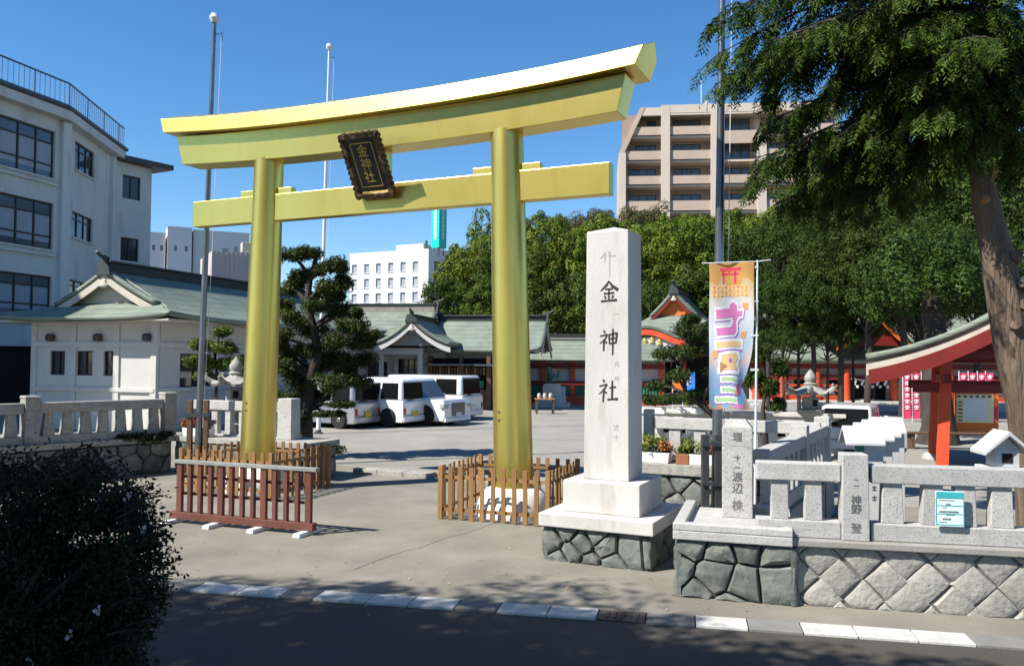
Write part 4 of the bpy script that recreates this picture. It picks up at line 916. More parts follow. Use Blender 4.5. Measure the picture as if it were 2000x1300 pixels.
# ================================================================== vermilion corridor
rc0 = A(940,760,45.0); RCA = R_(-4); rc = thing('vermilion_corridor', 'long low vermilion corridor with pale green copper roof behind the guardian statue', 'building', (rc0.x,rc0.y,.1), RCA)
rp = lambda px, py: WP(px, py, rc0, RCA); zr_ = lambda px, py: rp(px,py)[1]-.1
xe = rp(1300,700)[0]
zE = zr_(1090,704); zw = zr_(1090,752); zg0, zg1 = zr_(1120,772), zr_(1120,744); zf0, zf1 = zr_(1120,799), zr_(1120,777)
MB().box(0, xe, .3, .5, 0, zE).build('plaster_wall', M['plaster'], rc)
for k in range(7): x = .2+k*(xe-.4)/6; MB().box(x-.13, x+.13, .05, .299, 0, zE-.05).build('post', M['vermilion'], rc, bev=.01)
for zz, hh, mt in ((zE-.42,.26,'darkred'),(zw,.22,'darkred')): MB().box(0, xe, .02, .045, zz, zz+hh).build('tie_beam', M[mt], rc)
MB().box(0, xe, .12, .295, zg0, zg1).build('green_lattice', M['greenpaint'], rc)
for k in range(60): x = k*xe/60; MB().box(x, x+.05, .08, .118, zg0, zg1).build('lattice_bar', M['greenpaint'], rc)
MB().box(0, xe, -.9, -.84, zf0, zf1).build('low_red_fence', M['vermilion'], rc)
MB().box(0, xe, -.95, -.78, zf1+.001, zf1+.09).build('fence_rail', M['vermilion'], rc, bev=.01)
roof(rc, xe+1.2, 1.45, zr_(1090,662)-zE, zE, x0=xe/2, y0=.9, lift=.05, ridge='ridgepale', ridge_h=.22, thick=.12, orn=False, gable_mt='darkred')

# ================================================================== vermilion gate hall (middle)
gh0 = A(1240,760,47.0); gh = thing('vermilion_gate_hall', 'vermilion gate hall with gilded gable and curved porch right of the name pillar', 'hall', (gh0.x,gh0.y,.1), R_(-20))
gp = lambda px, py: WP(px, py, gh0, R_(-20)); zg = lambda px, py: gp(px,py)[1]-.1
MB().box(-.6, 4.6, .5, 5, 0, 3.4).build('body', M['vermilion'], gh)
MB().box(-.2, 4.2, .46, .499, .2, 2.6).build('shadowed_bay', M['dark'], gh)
for x in (-.4,1.2,2.8,4.4): MB().box(x-.16,x+.16,-.9,-.58,0,2.9).build('post', M['vermilion'], gh, bev=.02)
MB().box(-.8,4.8,-.95,-.55,2.9,3.25).build('lintel', M['vermilion'], gh, bev=.02)
roof(gh, 7.4, 2.6, 2.3, 3.9, g=1.3, x0=2.2, y0=2.6, rz=math.pi/2, lift=.35, gable_mt='orange', barge='darkred', thick=.2, ridge='brown')
# curved karahafu porch
rings = []; xx0, xx1 = -.9, 3.2
for i in range(25):
    t = -1+2*i/24; zz = 3.35 + .75*math.cos(t*math.pi*.5)**1.6 + .18*abs(t)**4
    rings.append([(.95+t*2.3, yy, zz+dz) for yy, dz in ((-1.9,0),(-1.9,.14),(.4,.14),(.4,0))])
MB().loft(rings).build('porch_roof', M['copper'], gh, smooth=True, ang=35)
rings = []
for i in range(25):
    t = -1+2*i/24; zz = 3.33 + .75*math.cos(t*math.pi*.5)**1.6 + .18*abs(t)**4
    rings.append([(.95+t*2.25, yy, zz-dz) for yy, dz in ((-1.85,.0),(-1.85,.34),(-1.75,.34),(-1.75,.0))])
MB().loft(rings).build('porch_barge', M['vermilion'], gh, smooth=True, ang=35)
MB().box(-.6, 2.5, -1.70, -1.62, 3.05, 3.62).build('white_panel', M['plaster'], gh)
for k in range(5): MB().lathe([(.02,0),(.16,.08),(.1,.2),(.15,.3),(.02,.4)], 8, (0,0,0), sx=1, sy=.4).build('gilt_carving', M['goldletter'], gh, smooth=True).location = (.1+k*.4,-1.74,3.15+.1*(k%2))

# ================================================================== main hall, right
mn0 = A(1470,770,42.0); MNA = R_(-6); mhall = thing('main_hall', 'vermilion main shrine hall with dark doorway and green copper roof', 'hall', (mn0.x,mn0.y,.1), MNA)
np_ = lambda px, py: WP(px, py, mn0, MNA); zn = lambda px, py: np_(px,py)[1]-.1
xe = np_(2060,700)[0]; zE = zn(1620,706); 
dx0, dx1 = np_(1671,770)[0], np_(1748,770)[0]
P, u, n = facade(mhall, (0,1.0,0), (xe,1.0,0), 0, zE, [(dx0,dx1,.45,zn(1700,742)), (np_(1630,770)[0],np_(1652,770)[0],zn(1640,780),zn(1640,735)), (np_(1560,770)[0],np_(1590,770)[0],zn(1575,780),zn(1575,735)), (np_(1780,770)[0],np_(1860,770)[0],.6,zn(1800,735))], M['plaster'], .4)
MB().box(0, xe, 1.4, 8, 0, zE).build('dark_interior', M['dark'], mhall)
MB().box(-.6, xe, -1.2, .99, 0, .40).build('stone_platform', M['granite'], mhall, bev=.02)
for k in range(3): MB().box(dx0-.6, dx1+.6, -1.2-.3*(k+1), -1.202-.3*k, 0, .32-.1*k).build('step', M['granite'], mhall, bev=.01)
for px in (1482,1536,1603,1662,1755,1810,1868,1930,1990): x = np_(px,770)[0]; MB().tube([(x,.75,.402),(x,.75,zE-.35)], .19, 14).build('pillar', M['vermilion'], mhall, smooth=True)
MB().box(-.3, xe, .62, .90, zE-.35, zE-.02).build('eave_beam', M['darkred'], mhall, bev=.01)
MB().box(-.3, xe, .70, .88, zn(1600,742), zn(1600,732)).build('tie_beam', M['darkred'], mhall, bev=.01)
for a, b in ((1482,1536),(1536,1603),(1603,1662),(1755,1810),(1810,1868),(1868,1930),(1930,1990)):
    a_, b_ = np_(a,770)[0]+.2, np_(b,770)[0]-.2
    for zz in (.55,.85,1.1): MB().box(a_, b_, .72, .80, zz, zz+.10).build('balustrade_rail', M['vermilion'], mhall)
    MB().box(a_, b_, .74, .78, .402, .54).build('balustrade_panel', M['vermilion'], mhall)
for k in range(5):
    x = dx0+.2+k*(dx1-dx0-.4)/4; m = MB(); zz = zn(1700,742)
    for q in range(3): m.box(x-.07+.05*q*(-1)**q, x+.05+.05*q*(-1)**q, .66+.004*q, .663+.004*q, zz-.15-.13*q, zz-.02-.13*q)
    m.build('paper_streamer', M['white'], mhall)
m = MB(); m.tube([(dx0,.66,zn(1700,742)+.05),((dx0+dx1)/2,.66,zn(1700,742)-.05),(dx1,.66,zn(1700,742)+.05)], .05, 8); m.build('straw_rope', M['eavewood'], mhall, smooth=True)
roof(mhall, xe+2.2, 3.1, 2.6, zE, x0=xe/2+.2, y0=3.4, lift=.3, thick=.22, ridge='ridge', ridge_h=.4, gable_mt='darkred')
roof(mhall, 5.2, 1.9, 1.7, zE+.85, x0=np_(1700,650)[0], y0=1.6, rz=math.pi/2, sag=.55, lift=0, thick=.18, gable_mt='darkred', barge='orange', name='dormer_roof', ridge_h=.2)

# ================================================================== purification pavilion, far right
cz = thing('purification_pavilion', 'open vermilion pavilion with curved green-edged gable roof beside the conifer trunk', 'pavilion', (11.25,18.12,.1), R_(-24))
aL = A(1697,700,16.6); aT = A(2068,560,16.6)
hwid = 3.2; hh = 1.42
for sx_ in (-1,1):
    for y in (-1.35,1.75):
        x = sx_*1.75
        m = MB(); m.add([(x-.12,y-.12,.12),(x+.12,y-.12,.12),(x+.12,y+.12,.12),(x-.12,y+.12,.12),(x-.11-.10*sx_,y-.11,2.45),(x+.11-.10*sx_,y-.11,2.45),(x+.11-.10*sx_,y+.11,2.45),(x-.11-.10*sx_,y+.11,2.45)], [(3,2,1,0),(4,5,6,7),(0,1,5,4),(1,2,6,5),(2,3,7,6),(3,0,4,7)])
        m.build('post', M['vermilion'], cz, bev=.012); MB().lathe([(.26,0),(.24,.10),(.18,.14)], 12, (x,y,0)).build('base_stone', M['granite'], cz)
for zz in (1.72, 2.42):
    for y in (-1.35,1.75): MB().box(-2.3, 2.3, y-.07, y+.07, zz, zz+.20).build('tie_beam', M['darkred'], cz, bev=.01)
    for sx_ in (-1,1): MB().box(sx_*1.66-.07, sx_*1.66+.07, -1.9, 2.3, zz+.201, zz+.38).build('tie_beam', M['darkred'], cz, bev=.01)
for sx_ in (-1,1): MB().box(sx_*1.66-.10, sx_*1.66+.10, -1.36-.13, -1.36+.13, 2.82, 2.95).build('white_block', M['eavewood'], cz)
roof(cz, 4.6, hwid, hh, aL.z-.1-.02, x0=0, y0=.2, rz=math.pi/2, sag=.55, lift=.05, thick=.16, gable_mt='darkred', barge='eavewood', ridge_h=.25, gable_in=1.3)
rings = []                                      # deep vermilion barge boards on the street gable
for sgn in (-1,1):
    rings = []
    for q in range(15):
        t = q/14; xx = sgn*hwid*(1-t)*.985; zz = aL.z-.12+prof(t,hh,.55)-.21
        rings.append([(xx,-2.20,zz),(xx,-2.10,zz),(xx,-2.10,zz-.30),(xx,-2.20,zz-.30)])
    MB().loft(rings).build('vermilion_barge', M['darkred'], cz)
    rings = [[(x_+0,y_+.9,zz_-.02) for x_,y_,zz_ in r_] for r_ in rings]
    for q in range(0,14):
        t = (q+.5)/14; xx = sgn*hwid*(1-t)*.95; zz = aL.z-.12+prof(t,hh,.55)-.22
        MB().box(xx-.04, xx+.04, -1.9, 2.3, zz-.08, zz).build('rafter', M['darkred'], cz)
MB().box(.5, 2.3, -.3, .8, .0, .62).build('water_basin', M['granite'], cz, bev=.03)
MB().box(.7, 2.1, -.1, .6, .622, .63).build('water', M['glassb'], cz)
# ================================================================== flagpoles
def flagpole(label, p0, p1, r0, r1, mt, band=None, ball=True):
    o = thing('flagpole', label, 'flagpole', p0); d = p1-p0
    m = MB(); m.tube([(0,0,0), d*.5, d], [r0,(r0+r1)/2,r1], 14); pm = m.build('pole', M[mt], o, smooth=True)
    m = MB(); m.lathe([(r0*2.2,0),(r0*2.2,.03),(r0*1.3,.06),(r0*1.2,.12)], 14); m.build('foot_collar', M['steeldark'], o)
    if ball:
        m = MB(); m.lathe([(.0,-.11),(.07,-.09),(.11,0),(.07,.09),(.0,.11)], 12, tuple(d + Vector((0,0,.1)))); m.build('finial', M['polewhite'], o, smooth=True)
        m = MB(); m.tube([d+Vector((0,0,-.25)), d+Vector((.16,0,-.22)), d+Vector((.17,0,-.38))], .012, 6); m.build('pulley', M['steel'], o)
    m = MB(); m.tube([(r0+.03,0,1.2), d*.5+Vector((r0+.06,0,0)), d+Vector((.15,0,-.3))], .006, 5); m.build('halyard', M['white'], o)
    return o
gl_ = lambda px, Y: A(px, 700, Y)
def polefrom(px0, py0, px1, py1, Y):
    a, b = A(px0,py0,Y), A(px1,py1,Y); t = (0.0-a.z)/(b.z-a.z); q = a.lerp(b, t); return q, b
a, b = polefrom(386,900,419,45,17.4); fp = flagpole('tall steel flagpole with pale ball finial left of the golden torii', a+Vector((0,0,.01)), b, .075, .04, 'steel')
for dx in (-.17,.17): MB().box(dx-.05, dx+.05, -.05, .05, 0, 1.55).build('clamp_post', M['brown'], fp, bev=.006)
MB().box(-.24,.24,-.075,-.052,1.2,1.28).build('clamp_band', M['steeldark'], fp)
a, b = polefrom(626,700,643,98,26.0); flagpole('slender white flagpole rising behind the pruned pine', Vector((a.x,a.y,.1)), b, .07, .035, 'polewhite')
a, b = polefrom(1401,850,1411,-60,12.9); fp = flagpole('dark steel flagpole rising behind the festival banner', Vector((a.x,a.y,.1)), b, .085, .05, 'steel', ball=True)
for dx in (-.20,.0,.20): MB().box(dx-.055+.0, dx+.055, -.16, -.05, 0, 1.22).build('clamp_post', M['steeldark'], fp, bev=.006)
for zz in (.45,1.05): MB().box(-.26,.26,-.19,-.162,zz,zz+.06).build('clamp_band', M['steeldark'], fp)

# ================================================================== festival banner
BY = 10.25; bt, bb = A(1481,508,BY), A(1474,838,BY)
bn = thing('festival_banner', 'colourful pastel festival banner on a white pole behind the corner post', 'banner', (bb.x,bb.y,0), R_(-3))
hz = bt.z; ctop = A(1430,515,BY).z; cbot = A(1430,798,BY).z; CW = (1472-1380)/FPX*BY; hgtc = ctop-cbot
MB().tube([(0,0,.7),(.02,0,hz*.6),(.04,0,hz)], [.016,.014,.011], 10).build('pole', M['polewhite'], bn, smooth=True)
MB().tube([(-CW-.06,0,ctop+.005),(.04,0,ctop+.03),(.20,0,ctop+.05)], .008, 8).build('crossbar', M['polewhite'], bn)
for k in range(5): zz = cbot+.06+k*(hgtc-.1)/4; MB().box(-.045,.045,-.012,.012,zz-.012,zz+.012).build('loop', M['white'], bn)
def cloth_xy(a, b):           # a: 0 left..1 right, b: 0 bottom..1 top
    sag = .026*math.sin(a*7+b*5)*(1-.4*b) + .014*math.sin(b*13+a*3)
    xl = -CW + (.03*(1-b)); nar = -.14*max(0,(.30-abs(b-.16))/.30)**2*(a**3) 
    return Vector((xl + (CW-.03-.03*(1-b))*a + nar + .025*b, sag-.01, cbot+hgtc*b + .03*a*b - .012*math.sin(a*9)*(1-b)))
m = MB(); NX, NZ = 96, 270
for j in range(NZ+1):
    for i in range(NX+1): m.v.append(tuple(cloth_xy(i/NX, j/NZ)))
m.f = [(j*(NX+1)+i, j*(NX+1)+i+1, (j+1)*(NX+1)+i+1, (j+1)*(NX+1)+i) for j in range(NZ) for i in range(NX)]
cm = bpy.data.materials.new('printed_banner_cloth'); cm.use_nodes = True; N = cm.node_tree.nodes; Lk = cm.node_tree.links
tc = N.new('ShaderNodeTexCoord'); sp = N.new('ShaderNodeSeparateXYZ'); Lk.new(tc.outputs['Generated'], sp.inputs[0])
nz = N.new('ShaderNodeTexNoise'); nz.inputs['Scale'].default_value = 3.2; nz.inputs['Detail'].default_value = 1.5; Lk.new(tc.outputs['Generated'], nz.inputs[0])
ad = N.new('ShaderNodeMath'); ad.operation = 'MULTIPLY_ADD'; ad.inputs[1].default_value = .30; Lk.new(nz.outputs[0], ad.inputs[0]); Lk.new(sp.outputs[2], ad.inputs[2])
rp_ = N.new('ShaderNodeValToRGB'); cr = rp_.color_ramp; cr.elements[0].position = .14; cr.elements[0].color = (.75,.35,.22,1); cr.elements[1].position = 1.0; cr.elements[1].color = (.80,.42,.12,1)
for ps, c in ((.20,(.20,.52,.72)),(.30,(.30,.46,.70)),(.40,(.40,.54,.76)),(.48,(.78,.60,.52)),(.56,(.55,.68,.84)),(.68,(.72,.77,.84)),(.84,(.82,.80,.82)),(.93,(.82,.66,.42)),(.99,(.84,.58,.26))):
    e = cr.elements.new(min(1,ps)); e.color = (*c,1)
Lk.new(ad.outputs[0], rp_.inputs[0]); pb = N['Principled BSDF']; Lk.new(rp_.outputs[0], pb.inputs['Base Color']); pb.inputs['Roughness'].default_value = .85
tr = N.new('ShaderNodeBsdfTranslucent'); Lk.new(rp_.outputs[0], tr.inputs[0]); mx = N.new('ShaderNodeMixShader'); mx.inputs[0].default_value = .3
Lk.new(pb.outputs[0], mx.inputs[1]); Lk.new(tr.outputs[0], mx.inputs[2]); Lk.new(mx.outputs[0], N['Material Output'].inputs[0])
cl = m.build('cloth', cm, bn, smooth=True, fix=False)
PR = {k: mat('print_'+k, c, c, rough=.85) for k, c in dict(pink=(.76,.22,.48), white=(.80,.78,.80), red=(.72,.06,.10), orange=(.78,.34,.12), peach=(.80,.52,.25), green=(.38,.58,.30), purple=(.42,.16,.50), brown=(.42,.22,.10)).items()}
GX, GZ = 96, 270
GP = {}
def gpt(i, j, lay):
    k = (i, j, lay)
    if k not in GP: GP[k] = tuple(cloth_xy(i/GX, j/GZ) + Vector((0,-.0016*lay,0)))
    return GP[k]
def printed(poly, mt, lay=1):            # flat print: the small cloth cells that fall inside the outline
    x0, x1 = min(p[0] for p in poly), max(p[0] for p in poly); y0, y1 = min(p[1] for p in poly), max(p[1] for p in poly)
    idx = {}; m = MB()
    def vid(i, j):
        if (i,j) not in idx: idx[(i,j)] = len(m.v); m.v.append(gpt(i,j,lay))
        return idx[(i,j)]
    for i in range(max(0,int(x0*GX)), min(GX,int(x1*GX)+1)):
        for j in range(max(0,int(y0*GZ)), min(GZ,int(y1*GZ)+1)):
            x, y = (i+.5)/GX, (j+.5)/GZ; inside = False
            for q in range(len(poly)):
                (ax,ay),(bx,by) = poly[q], poly[q-1]
                if (ay > y) != (by > y) and x < (bx-ax)*(y-ay)/(by-ay)+ax: inside = not inside
            if inside: m.f.append((vid(i,j),vid(i+1,j),vid(i+1,j+1),vid(i,j+1)))
    if m.f: m.build('print', PR[mt], cl, fix=False, smooth=True)
zc = lambda x, y: ((x-140)/350, 1-(y-145)/995)
def pz(pts, mt, lay=1): printed([zc(*p) for p in pts], mt, lay)
def rectz(x0,y0,x1,y1,mt,lay=1): pz([(x0,y0),(x1,y0),(x1,y1),(x0,y1)], mt, lay)
# small torii emblem
rectz(228,178,388,200,'red'); rectz(238,214,372,230,'red'); rectz(246,201,262,290,'red'); rectz(338,201,356,288,'red'); rectz(294,201,306,213,'red')
r = random.Random(3)
for row, y in ((0,305),(1,345)):
    rectz(156,y-2,452,y+34,'peach')
    for k in range(9):
        x = 165+k*32; rectz(x,y+3,x+22,y+8,'red' if k%3 == 0 else 'orange',2); rectz(x+8,y+8,x+13,y+28,'orange',2); rectz(x+2,y+17,x+20,y+22,'orange',2) if k%2 else rectz(x,y+24,x+22,y+29,'orange',2)
SA_ = [(175,445),(285,445),(275,425),(330,398),(372,430),(375,462),(418,462),(408,525),(385,530),(368,560),(372,620),(350,655),(190,660),(178,570),(300,570),(312,540),(180,540)]
pz([(x+6,y+8) for x,y in SA_], 'purple', 1); pz(SA_, 'white', 2)
pz([(192,462),(300,458),(300,435),(330,415),(358,440),(360,478),(402,478),(396,512),(370,514),(352,550),(356,615),(340,640),(200,640),(196,588),(310,588),(330,560),(326,522),(196,524)], 'pink', 3)
rectz(180,665,412,740,'white',2); rectz(196,682,396,722,'peach',3); pz([(175,738),(412,738),(408,752),(180,752)],'purple',1)
pz([(222,752),(380,748),(396,800),(380,840),(402,880),(396,910),(205,900),(210,800)],'white',2); pz([(240,770),(360,765),(376,805),(350,830),(380,880),(225,880),(228,800)],'peach',3); pz([(222,815),(285,850),(225,888)],'brown',4); rectz(292,800,318,826,'purple',4)
for k, (x0,x1,y) in enumerate(((232,388,918),(238,372,990),(190,372,1055))):
    pz([(x0-14,y-14),(x1+10,y+4),(x1+14,y+62),(x0-8,y+48)],'purple',1); pz([(x0-8,y-8),(x1+4,y+8),(x1+8,y+56),(x0-4,y+42)],'white',2); pz([(x0+6,y+4),(x1-8,y+20),(x1-6,y+44),(x0+8,y+30)],'green',3)
pz([(395,990),(470,930),(400,1050),(345,1045)],'red',2); pz([(340,1120),(440,1100),(430,1135),(345,1138)],'pink',2); pz([(165,740),(205,735),(200,790),(168,800)],'orange',2); pz([(400,420),(445,425),(440,470),(405,460)],'orange',2); pz([(395,620),(440,610),(430,660),(398,655)],'orange',2)

# ================================================================== stone lanterns
def lantern(label, loc, s, rz, snow=False):
    o = thing('stone_lantern', label, 'stone lantern', loc, rz)
    k = lambda L: [(r_*s, z_*s) for r_, z_ in L]
    MB().lathe(k([(.52,0),(.52,.16),(.44,.18),(.42,.30),(.30,.36)]), 6).build('base', M['granite_old'], o, bev=.01)
    MB().lathe(k([(.20,.36),(.22,.42),(.17,.48),(.155,.80),(.185,.84),(.155,.88),(.17,1.12),(.22,1.18)]), 20).build('shaft', M['granite_old'], o, smooth=True, ang=35)
    MB().lathe(k([(.24,1.18),(.40,1.30),(.42,1.40),(.30,1.42)]), 6).build('platform', M['granite_old'], o, bev=.01)
    fbx = MB().lathe(k([(.24,1.42),(.25,1.46),(.25,1.72),(.24,1.75)]), 6).build('firebox', M['granite_old'], o, bev=.008)
    for q in range(6):
        an_ = (q+.5)*math.pi/3
        if q % 2 == 0:
            w_ = MB().box(-.07*s,.07*s,-.006,.006,1.50*s,1.68*s).build('light_opening', M['dark'], fbx); w_.location = (.2185*s*math.cos(an_), .2185*s*math.sin(an_), 0); w_.rotation_euler = (0,0,an_+math.pi/2)
    rings = []                                    # six-sided cap with curled corners
    for t, rr, zz in ((0,.64,1.80),(0,.66,1.86),(0,.46,1.90),(0,.28,2.00),(0,.14,2.08)):
        ring = []
        for q in range(36):
            an_ = q*math.pi/18; c_ = abs(math.cos(3*an_)); hexr = math.cos(math.pi/6)/math.cos((an_+math.pi/6)%(math.pi/3)-math.pi/6)
            ring.append((rr*s*hexr*math.cos(an_), rr*s*hexr*math.sin(an_), (zz + (.10*max(0,c_-.55)/.45 if rr > .5 else .03*max(0,c_-.55) if rr > .4 else 0))*s))
        rings.append(ring)
    MB().loft(rings).build('cap', M['granite_old'], o, smooth=True, ang=40)
    for q in range(6):
        an_ = q*math.pi/3; c_, s_ = math.cos(an_), math.sin(an_)
        MB().tube([(.56*s*c_,.56*s*s_,1.90*s),(.68*s*c_,.68*s*s_,1.97*s),(.73*s*c_,.73*s*s_,2.05*s),(.69*s*c_,.69*s*s_,2.11*s)], [.07*s,.065*s,.055*s,.04*s], 8).build('curled_corner', M['granite_old'], o, smooth=True)
    MB().lathe(k([(.16,2.06),(.19,2.12),(.13,2.16),(.16,2.22),(.17,2.30),(.11,2.40),(.03,2.50),(.0,2.53)]), 20).build('jewel', M['granite_old'], o, smooth=True, ang=40)
    return o
pL = A(461,745,19.6); lantern('stone lantern with upturned cap half hidden behind left torii pillar', (pL.x,pL.y,.1), .94, .3)
pR = A(1583,775,20.0); lantern('big stone lantern with broad upturned cap in front of the main hall', (pR.x,pR.y,.1), .86, .2)

# ================================================================== white donor posts with little roofs, and a white lantern house
for k, (px, Y, sc) in enumerate(((1684,9.35,1.0),(1704,9.85,1.0),(1719,10.35,1.0),(1731,10.85,1.0))):
    p = A(px, 850, Y)
    o = thing('roofed_post', ['white roofed wooden post right behind the carved fence post', 'second white roofed post counted from the granite fence', 'third white roofed post counted from the granite fence', 'white roofed post farthest from the granite fence'][k], 'post', (p.x,p.y,.1), R_(-9), 'row of white roofed posts')
    zt = A(px, 838, 9.35).z - .1
    MB().box(-.10+.11, .10+.11, -.05, .05, 0, zt-.16).build('board', M['whitewood'], o, bev=.004)
    MB().box(-.06, .16, -.03, .09, zt-.28, zt-.13).build('bracket', M['greenpaint' if k == 0 else 'whitewood'], o)
    m = MB(); m.extr([(-.21,-.15,zt-.17),(-.21,.03,zt-.0),(-.21,.21,zt-.17),(-.21,.21,zt-.14),(-.21,.03,zt+.04),(-.21,-.15,zt-.14)], (.42,0,0)); m.build('roof', M['whitewood'], o, bev=.006)
    for q in range(4):
        m = MB(); zz = zt-.42-.11*q; m.box(.085,.135,-.054,-.0505,zz,zz+.008); m.box(.107,.113,-.0545,-.0505,zz-.03,zz+.025); m.box(.09,.13,-.0542,-.0505,zz-.03,zz-.022); m.build('inked_character', M['ink'], o)
p = A(1957,915,9.7); o = thing('white_lantern_house', 'small white gabled lantern box standing behind the granite fence', 'lantern', (p.x,p.y,.1), R_(-8))
zb = p.z-.1; kx = 9.7/FPX
MB().box(-.06,.06,-.06,.06,0,zb-.05).build('stand', M['whitewood'], o)
MB().box(-38*kx,38*kx,-.2,.2,zb-.05,zb+.03).build('base', M['whitewood'], o, bev=.01)
MB().box(-22*kx,24*kx,-.12,.12,zb+.031,zb+.24).build('box', M['whitewood'], o, bev=.008)
MB().box(-8*kx,11*kx,-.126,-.1205,zb+.08,zb+.19).build('opening', M['dark'], o)
m = MB(); ya, yb = -.22, .22
for sg in (-1,1): m.extr([(0,ya,zb+.40),(sg*44*kx,ya,zb+.17),(sg*44*kx,ya,zb+.21),(0,ya,zb+.45)], (0,yb-ya,0)).build('roof', M['whitewood'], o) if False else None
for sg in (-1,1):
    MB().extr([(0,ya,zb+.40),(sg*44*kx,ya,zb+.17),(sg*44*kx,ya,zb+.21),(0,ya,zb+.45)], (0,yb-ya,0)).build('roof_slope', M['whitewood'], o, bev=.004)
MB().extr([(-22*kx,-.119,zb+.241),(22*kx,-.119,zb+.241),(0,-.119,zb+.39)], (0,.23,0)).build('gable', M['whitewood'], o)

# ================================================================== vehicles
def vehicle(name, label, loc, heading, Lc, Wc, Hc, kind, paint, rim='rim', plate='platewhite', cat='van', nose=.35, rear=.12, belt=.56, hood=.52):
    o = thing(name, label, cat, loc, heading); w2 = Wc/2; gc = .17; zb = Hc*belt
    x0, x1 = -Lc/2, Lc/2
    hoodz = Hc*hood
    low = [(x0+.05,gc),(x0,gc+.12),(x0+.02,zb-.05),(x0+.06,zb),(x1-nose-.25,zb),(x1-.10,hoodz),(x1,hoodz-.16),(x1+.01,gc+.2),(x1-.06,gc)]
    m = MB(); m.extr([(x,-w2,z_) for x,z_ in low], (0,Wc,0)); body = m.build('body', M[paint], o, smooth=True, bev=.085, seg=4, ang=25)
    ct = .90                                      # greenhouse narrows towards the roof
    xb0, xb1 = x0+.06, x1-nose-.25; xt0, xt1 = x0+rear, x1-nose-.25-(Hc-zb)*.75
    if kind == 'box': xb1 = x1-nose*.6-.1; xt1 = x1-nose-.35
    base = [(xb0,-w2+.01,zb-.03),(xb1,-w2+.01,zb-.03),(xb1,w2-.01,zb-.03),(xb0,w2-.01,zb-.03)]; top = [(xt0,-w2*ct,Hc),(xt1,-w2*ct,Hc),(xt1,w2*ct,Hc),(xt0,w2*ct,Hc)]
    m = MB(); m.loft([base, top]); cab = m.build('cabin', M[paint], o, smooth=True, bev=.11, seg=4, ang=25)
    def quad(pa, pb, pc, pd_, nm, mt, par, off):
        a_, b_, c_, d_ = [Vector(v) for v in (pa,pb,pc,pd_)]; nn = (b_-a_).cross(d_-a_).normalized()
        cc = (a_+b_+c_+d_)/4
        if nn.dot(cc-Vector((0,0,Hc*.5))) < 0: nn = -nn
        MB().extr([v+nn*off for v in (a_,b_,c_,d_)], nn*-.02).build(nm, M[mt], par, bev=.008)
    def cp(fx, sd, fz):                            # point on the cabin side
        x = (xb0+(xb1-xb0)*fx)*(1-fz)+(xt0+(xt1-xt0)*fx)*fz; y = sd*((w2-.01)*(1-fz)+w2*ct*fz); return Vector((x,y,zb-.03+(Hc-zb+.03)*fz))
    fr_ = [(.06,.32),(.35,.63),(.66,.93)] if Lc > 3.6 or kind == 'box' else [(.08,.42),(.46,.92)]
    for sd in (-1,1):
        for a_, b_ in fr_: quad(cp(a_,sd,.10), cp(b_,sd,.10), cp(b_,sd,.84), cp(a_,sd,.84), 'side_window', 'carglass', cab, .012)
        # mirrors, door seams, handles
        MB().box(xb1-.35,xb1-.25,sd*(w2+.02)-(.16 if sd<0 else 0),sd*(w2+.02)+(.16 if sd>0 else 0),zb+.02,zb+.18).build('mirror', M[paint], o, bev=.03)
        for f in (.345,.645): x = xb0+(xb1-xb0)*f; MB().box(x-.006,x+.006,sd*w2-.003,sd*w2+.003,gc+.12,zb-.02).build('door_seam', M['frame'], body)
        for f in (.40,.60): x = xb0+(xb1-xb0)*f; MB().box(x-.09,x+.09,sd*(w2+.012)-.012,sd*(w2+.012)+.012,zb-.16,zb-.12).build('door_handle', M[paint], body, bev=.006)
    def ep(fy, fz, front):
        x = ((xb1 if front else xb0)*(1-fz)+(xt1 if front else xt0)*fz); y = ((w2-.01)*(1-fz)+w2*ct*fz)*fy; return Vector((x,y,zb-.03+(Hc-zb+.03)*fz))
    quad(ep(-.86,.10,True),ep(.86,.10,True),ep(.86,.86,True),ep(-.86,.86,True),'windscreen','glassb',cab,.012)
    quad(ep(-.86,.10,False),ep(.86,.10,False),ep(.86,.86,False),ep(-.86,.86,False),'rear_window','carglass',cab,.012)
    for x in (x0+Lc*.2, x1-Lc*.19):
        for sd in (-1,1):
            rr = .30 if Lc < 4 else .34
            m = MB(); m.lathe([(rr*.62,-.095),(rr*.92,-.10),(rr,-.07),(rr,.07),(rr*.92,.10),(rr*.62,.095)], 28); wq = m.build('wheel', M['tyre'], o, smooth=True, ang=40)
            wq.location = (x, sd*(w2-.06), rr); wq.rotation_euler = (math.pi/2,0,0)
            m = MB(); m.lathe([(.0,-.085),(rr*.2,-.10),(rr*.3,-.08),(rr*.63,-.075),(rr*.64,.075),(rr*.3,.08),(rr*.2,.10),(0,.085)], 20); m.build('wheel_rim', M[rim], wq, smooth=True, ang=30)
            for q in range(5): 
                an_ = q*2*math.pi/5; MB().box(rr*.24,rr*.46,-.05,.05,-.0835,.0835, Matrix.Rotation(an_,4,'Z')).build('rim_hole', M['dark'], wq)
            m = MB(); m.extr([(x+(rr+.06)*math.cos(t_*math.pi/10), sd*(w2+.004)-(.012 if sd>0 else -.012), max(gc,rr+(rr+.06)*math.sin(t_*math.pi/10))) for t_ in range(-3,14)], (0,sd*.014,0)); m.build('wheel_arch', M['dark'], body)
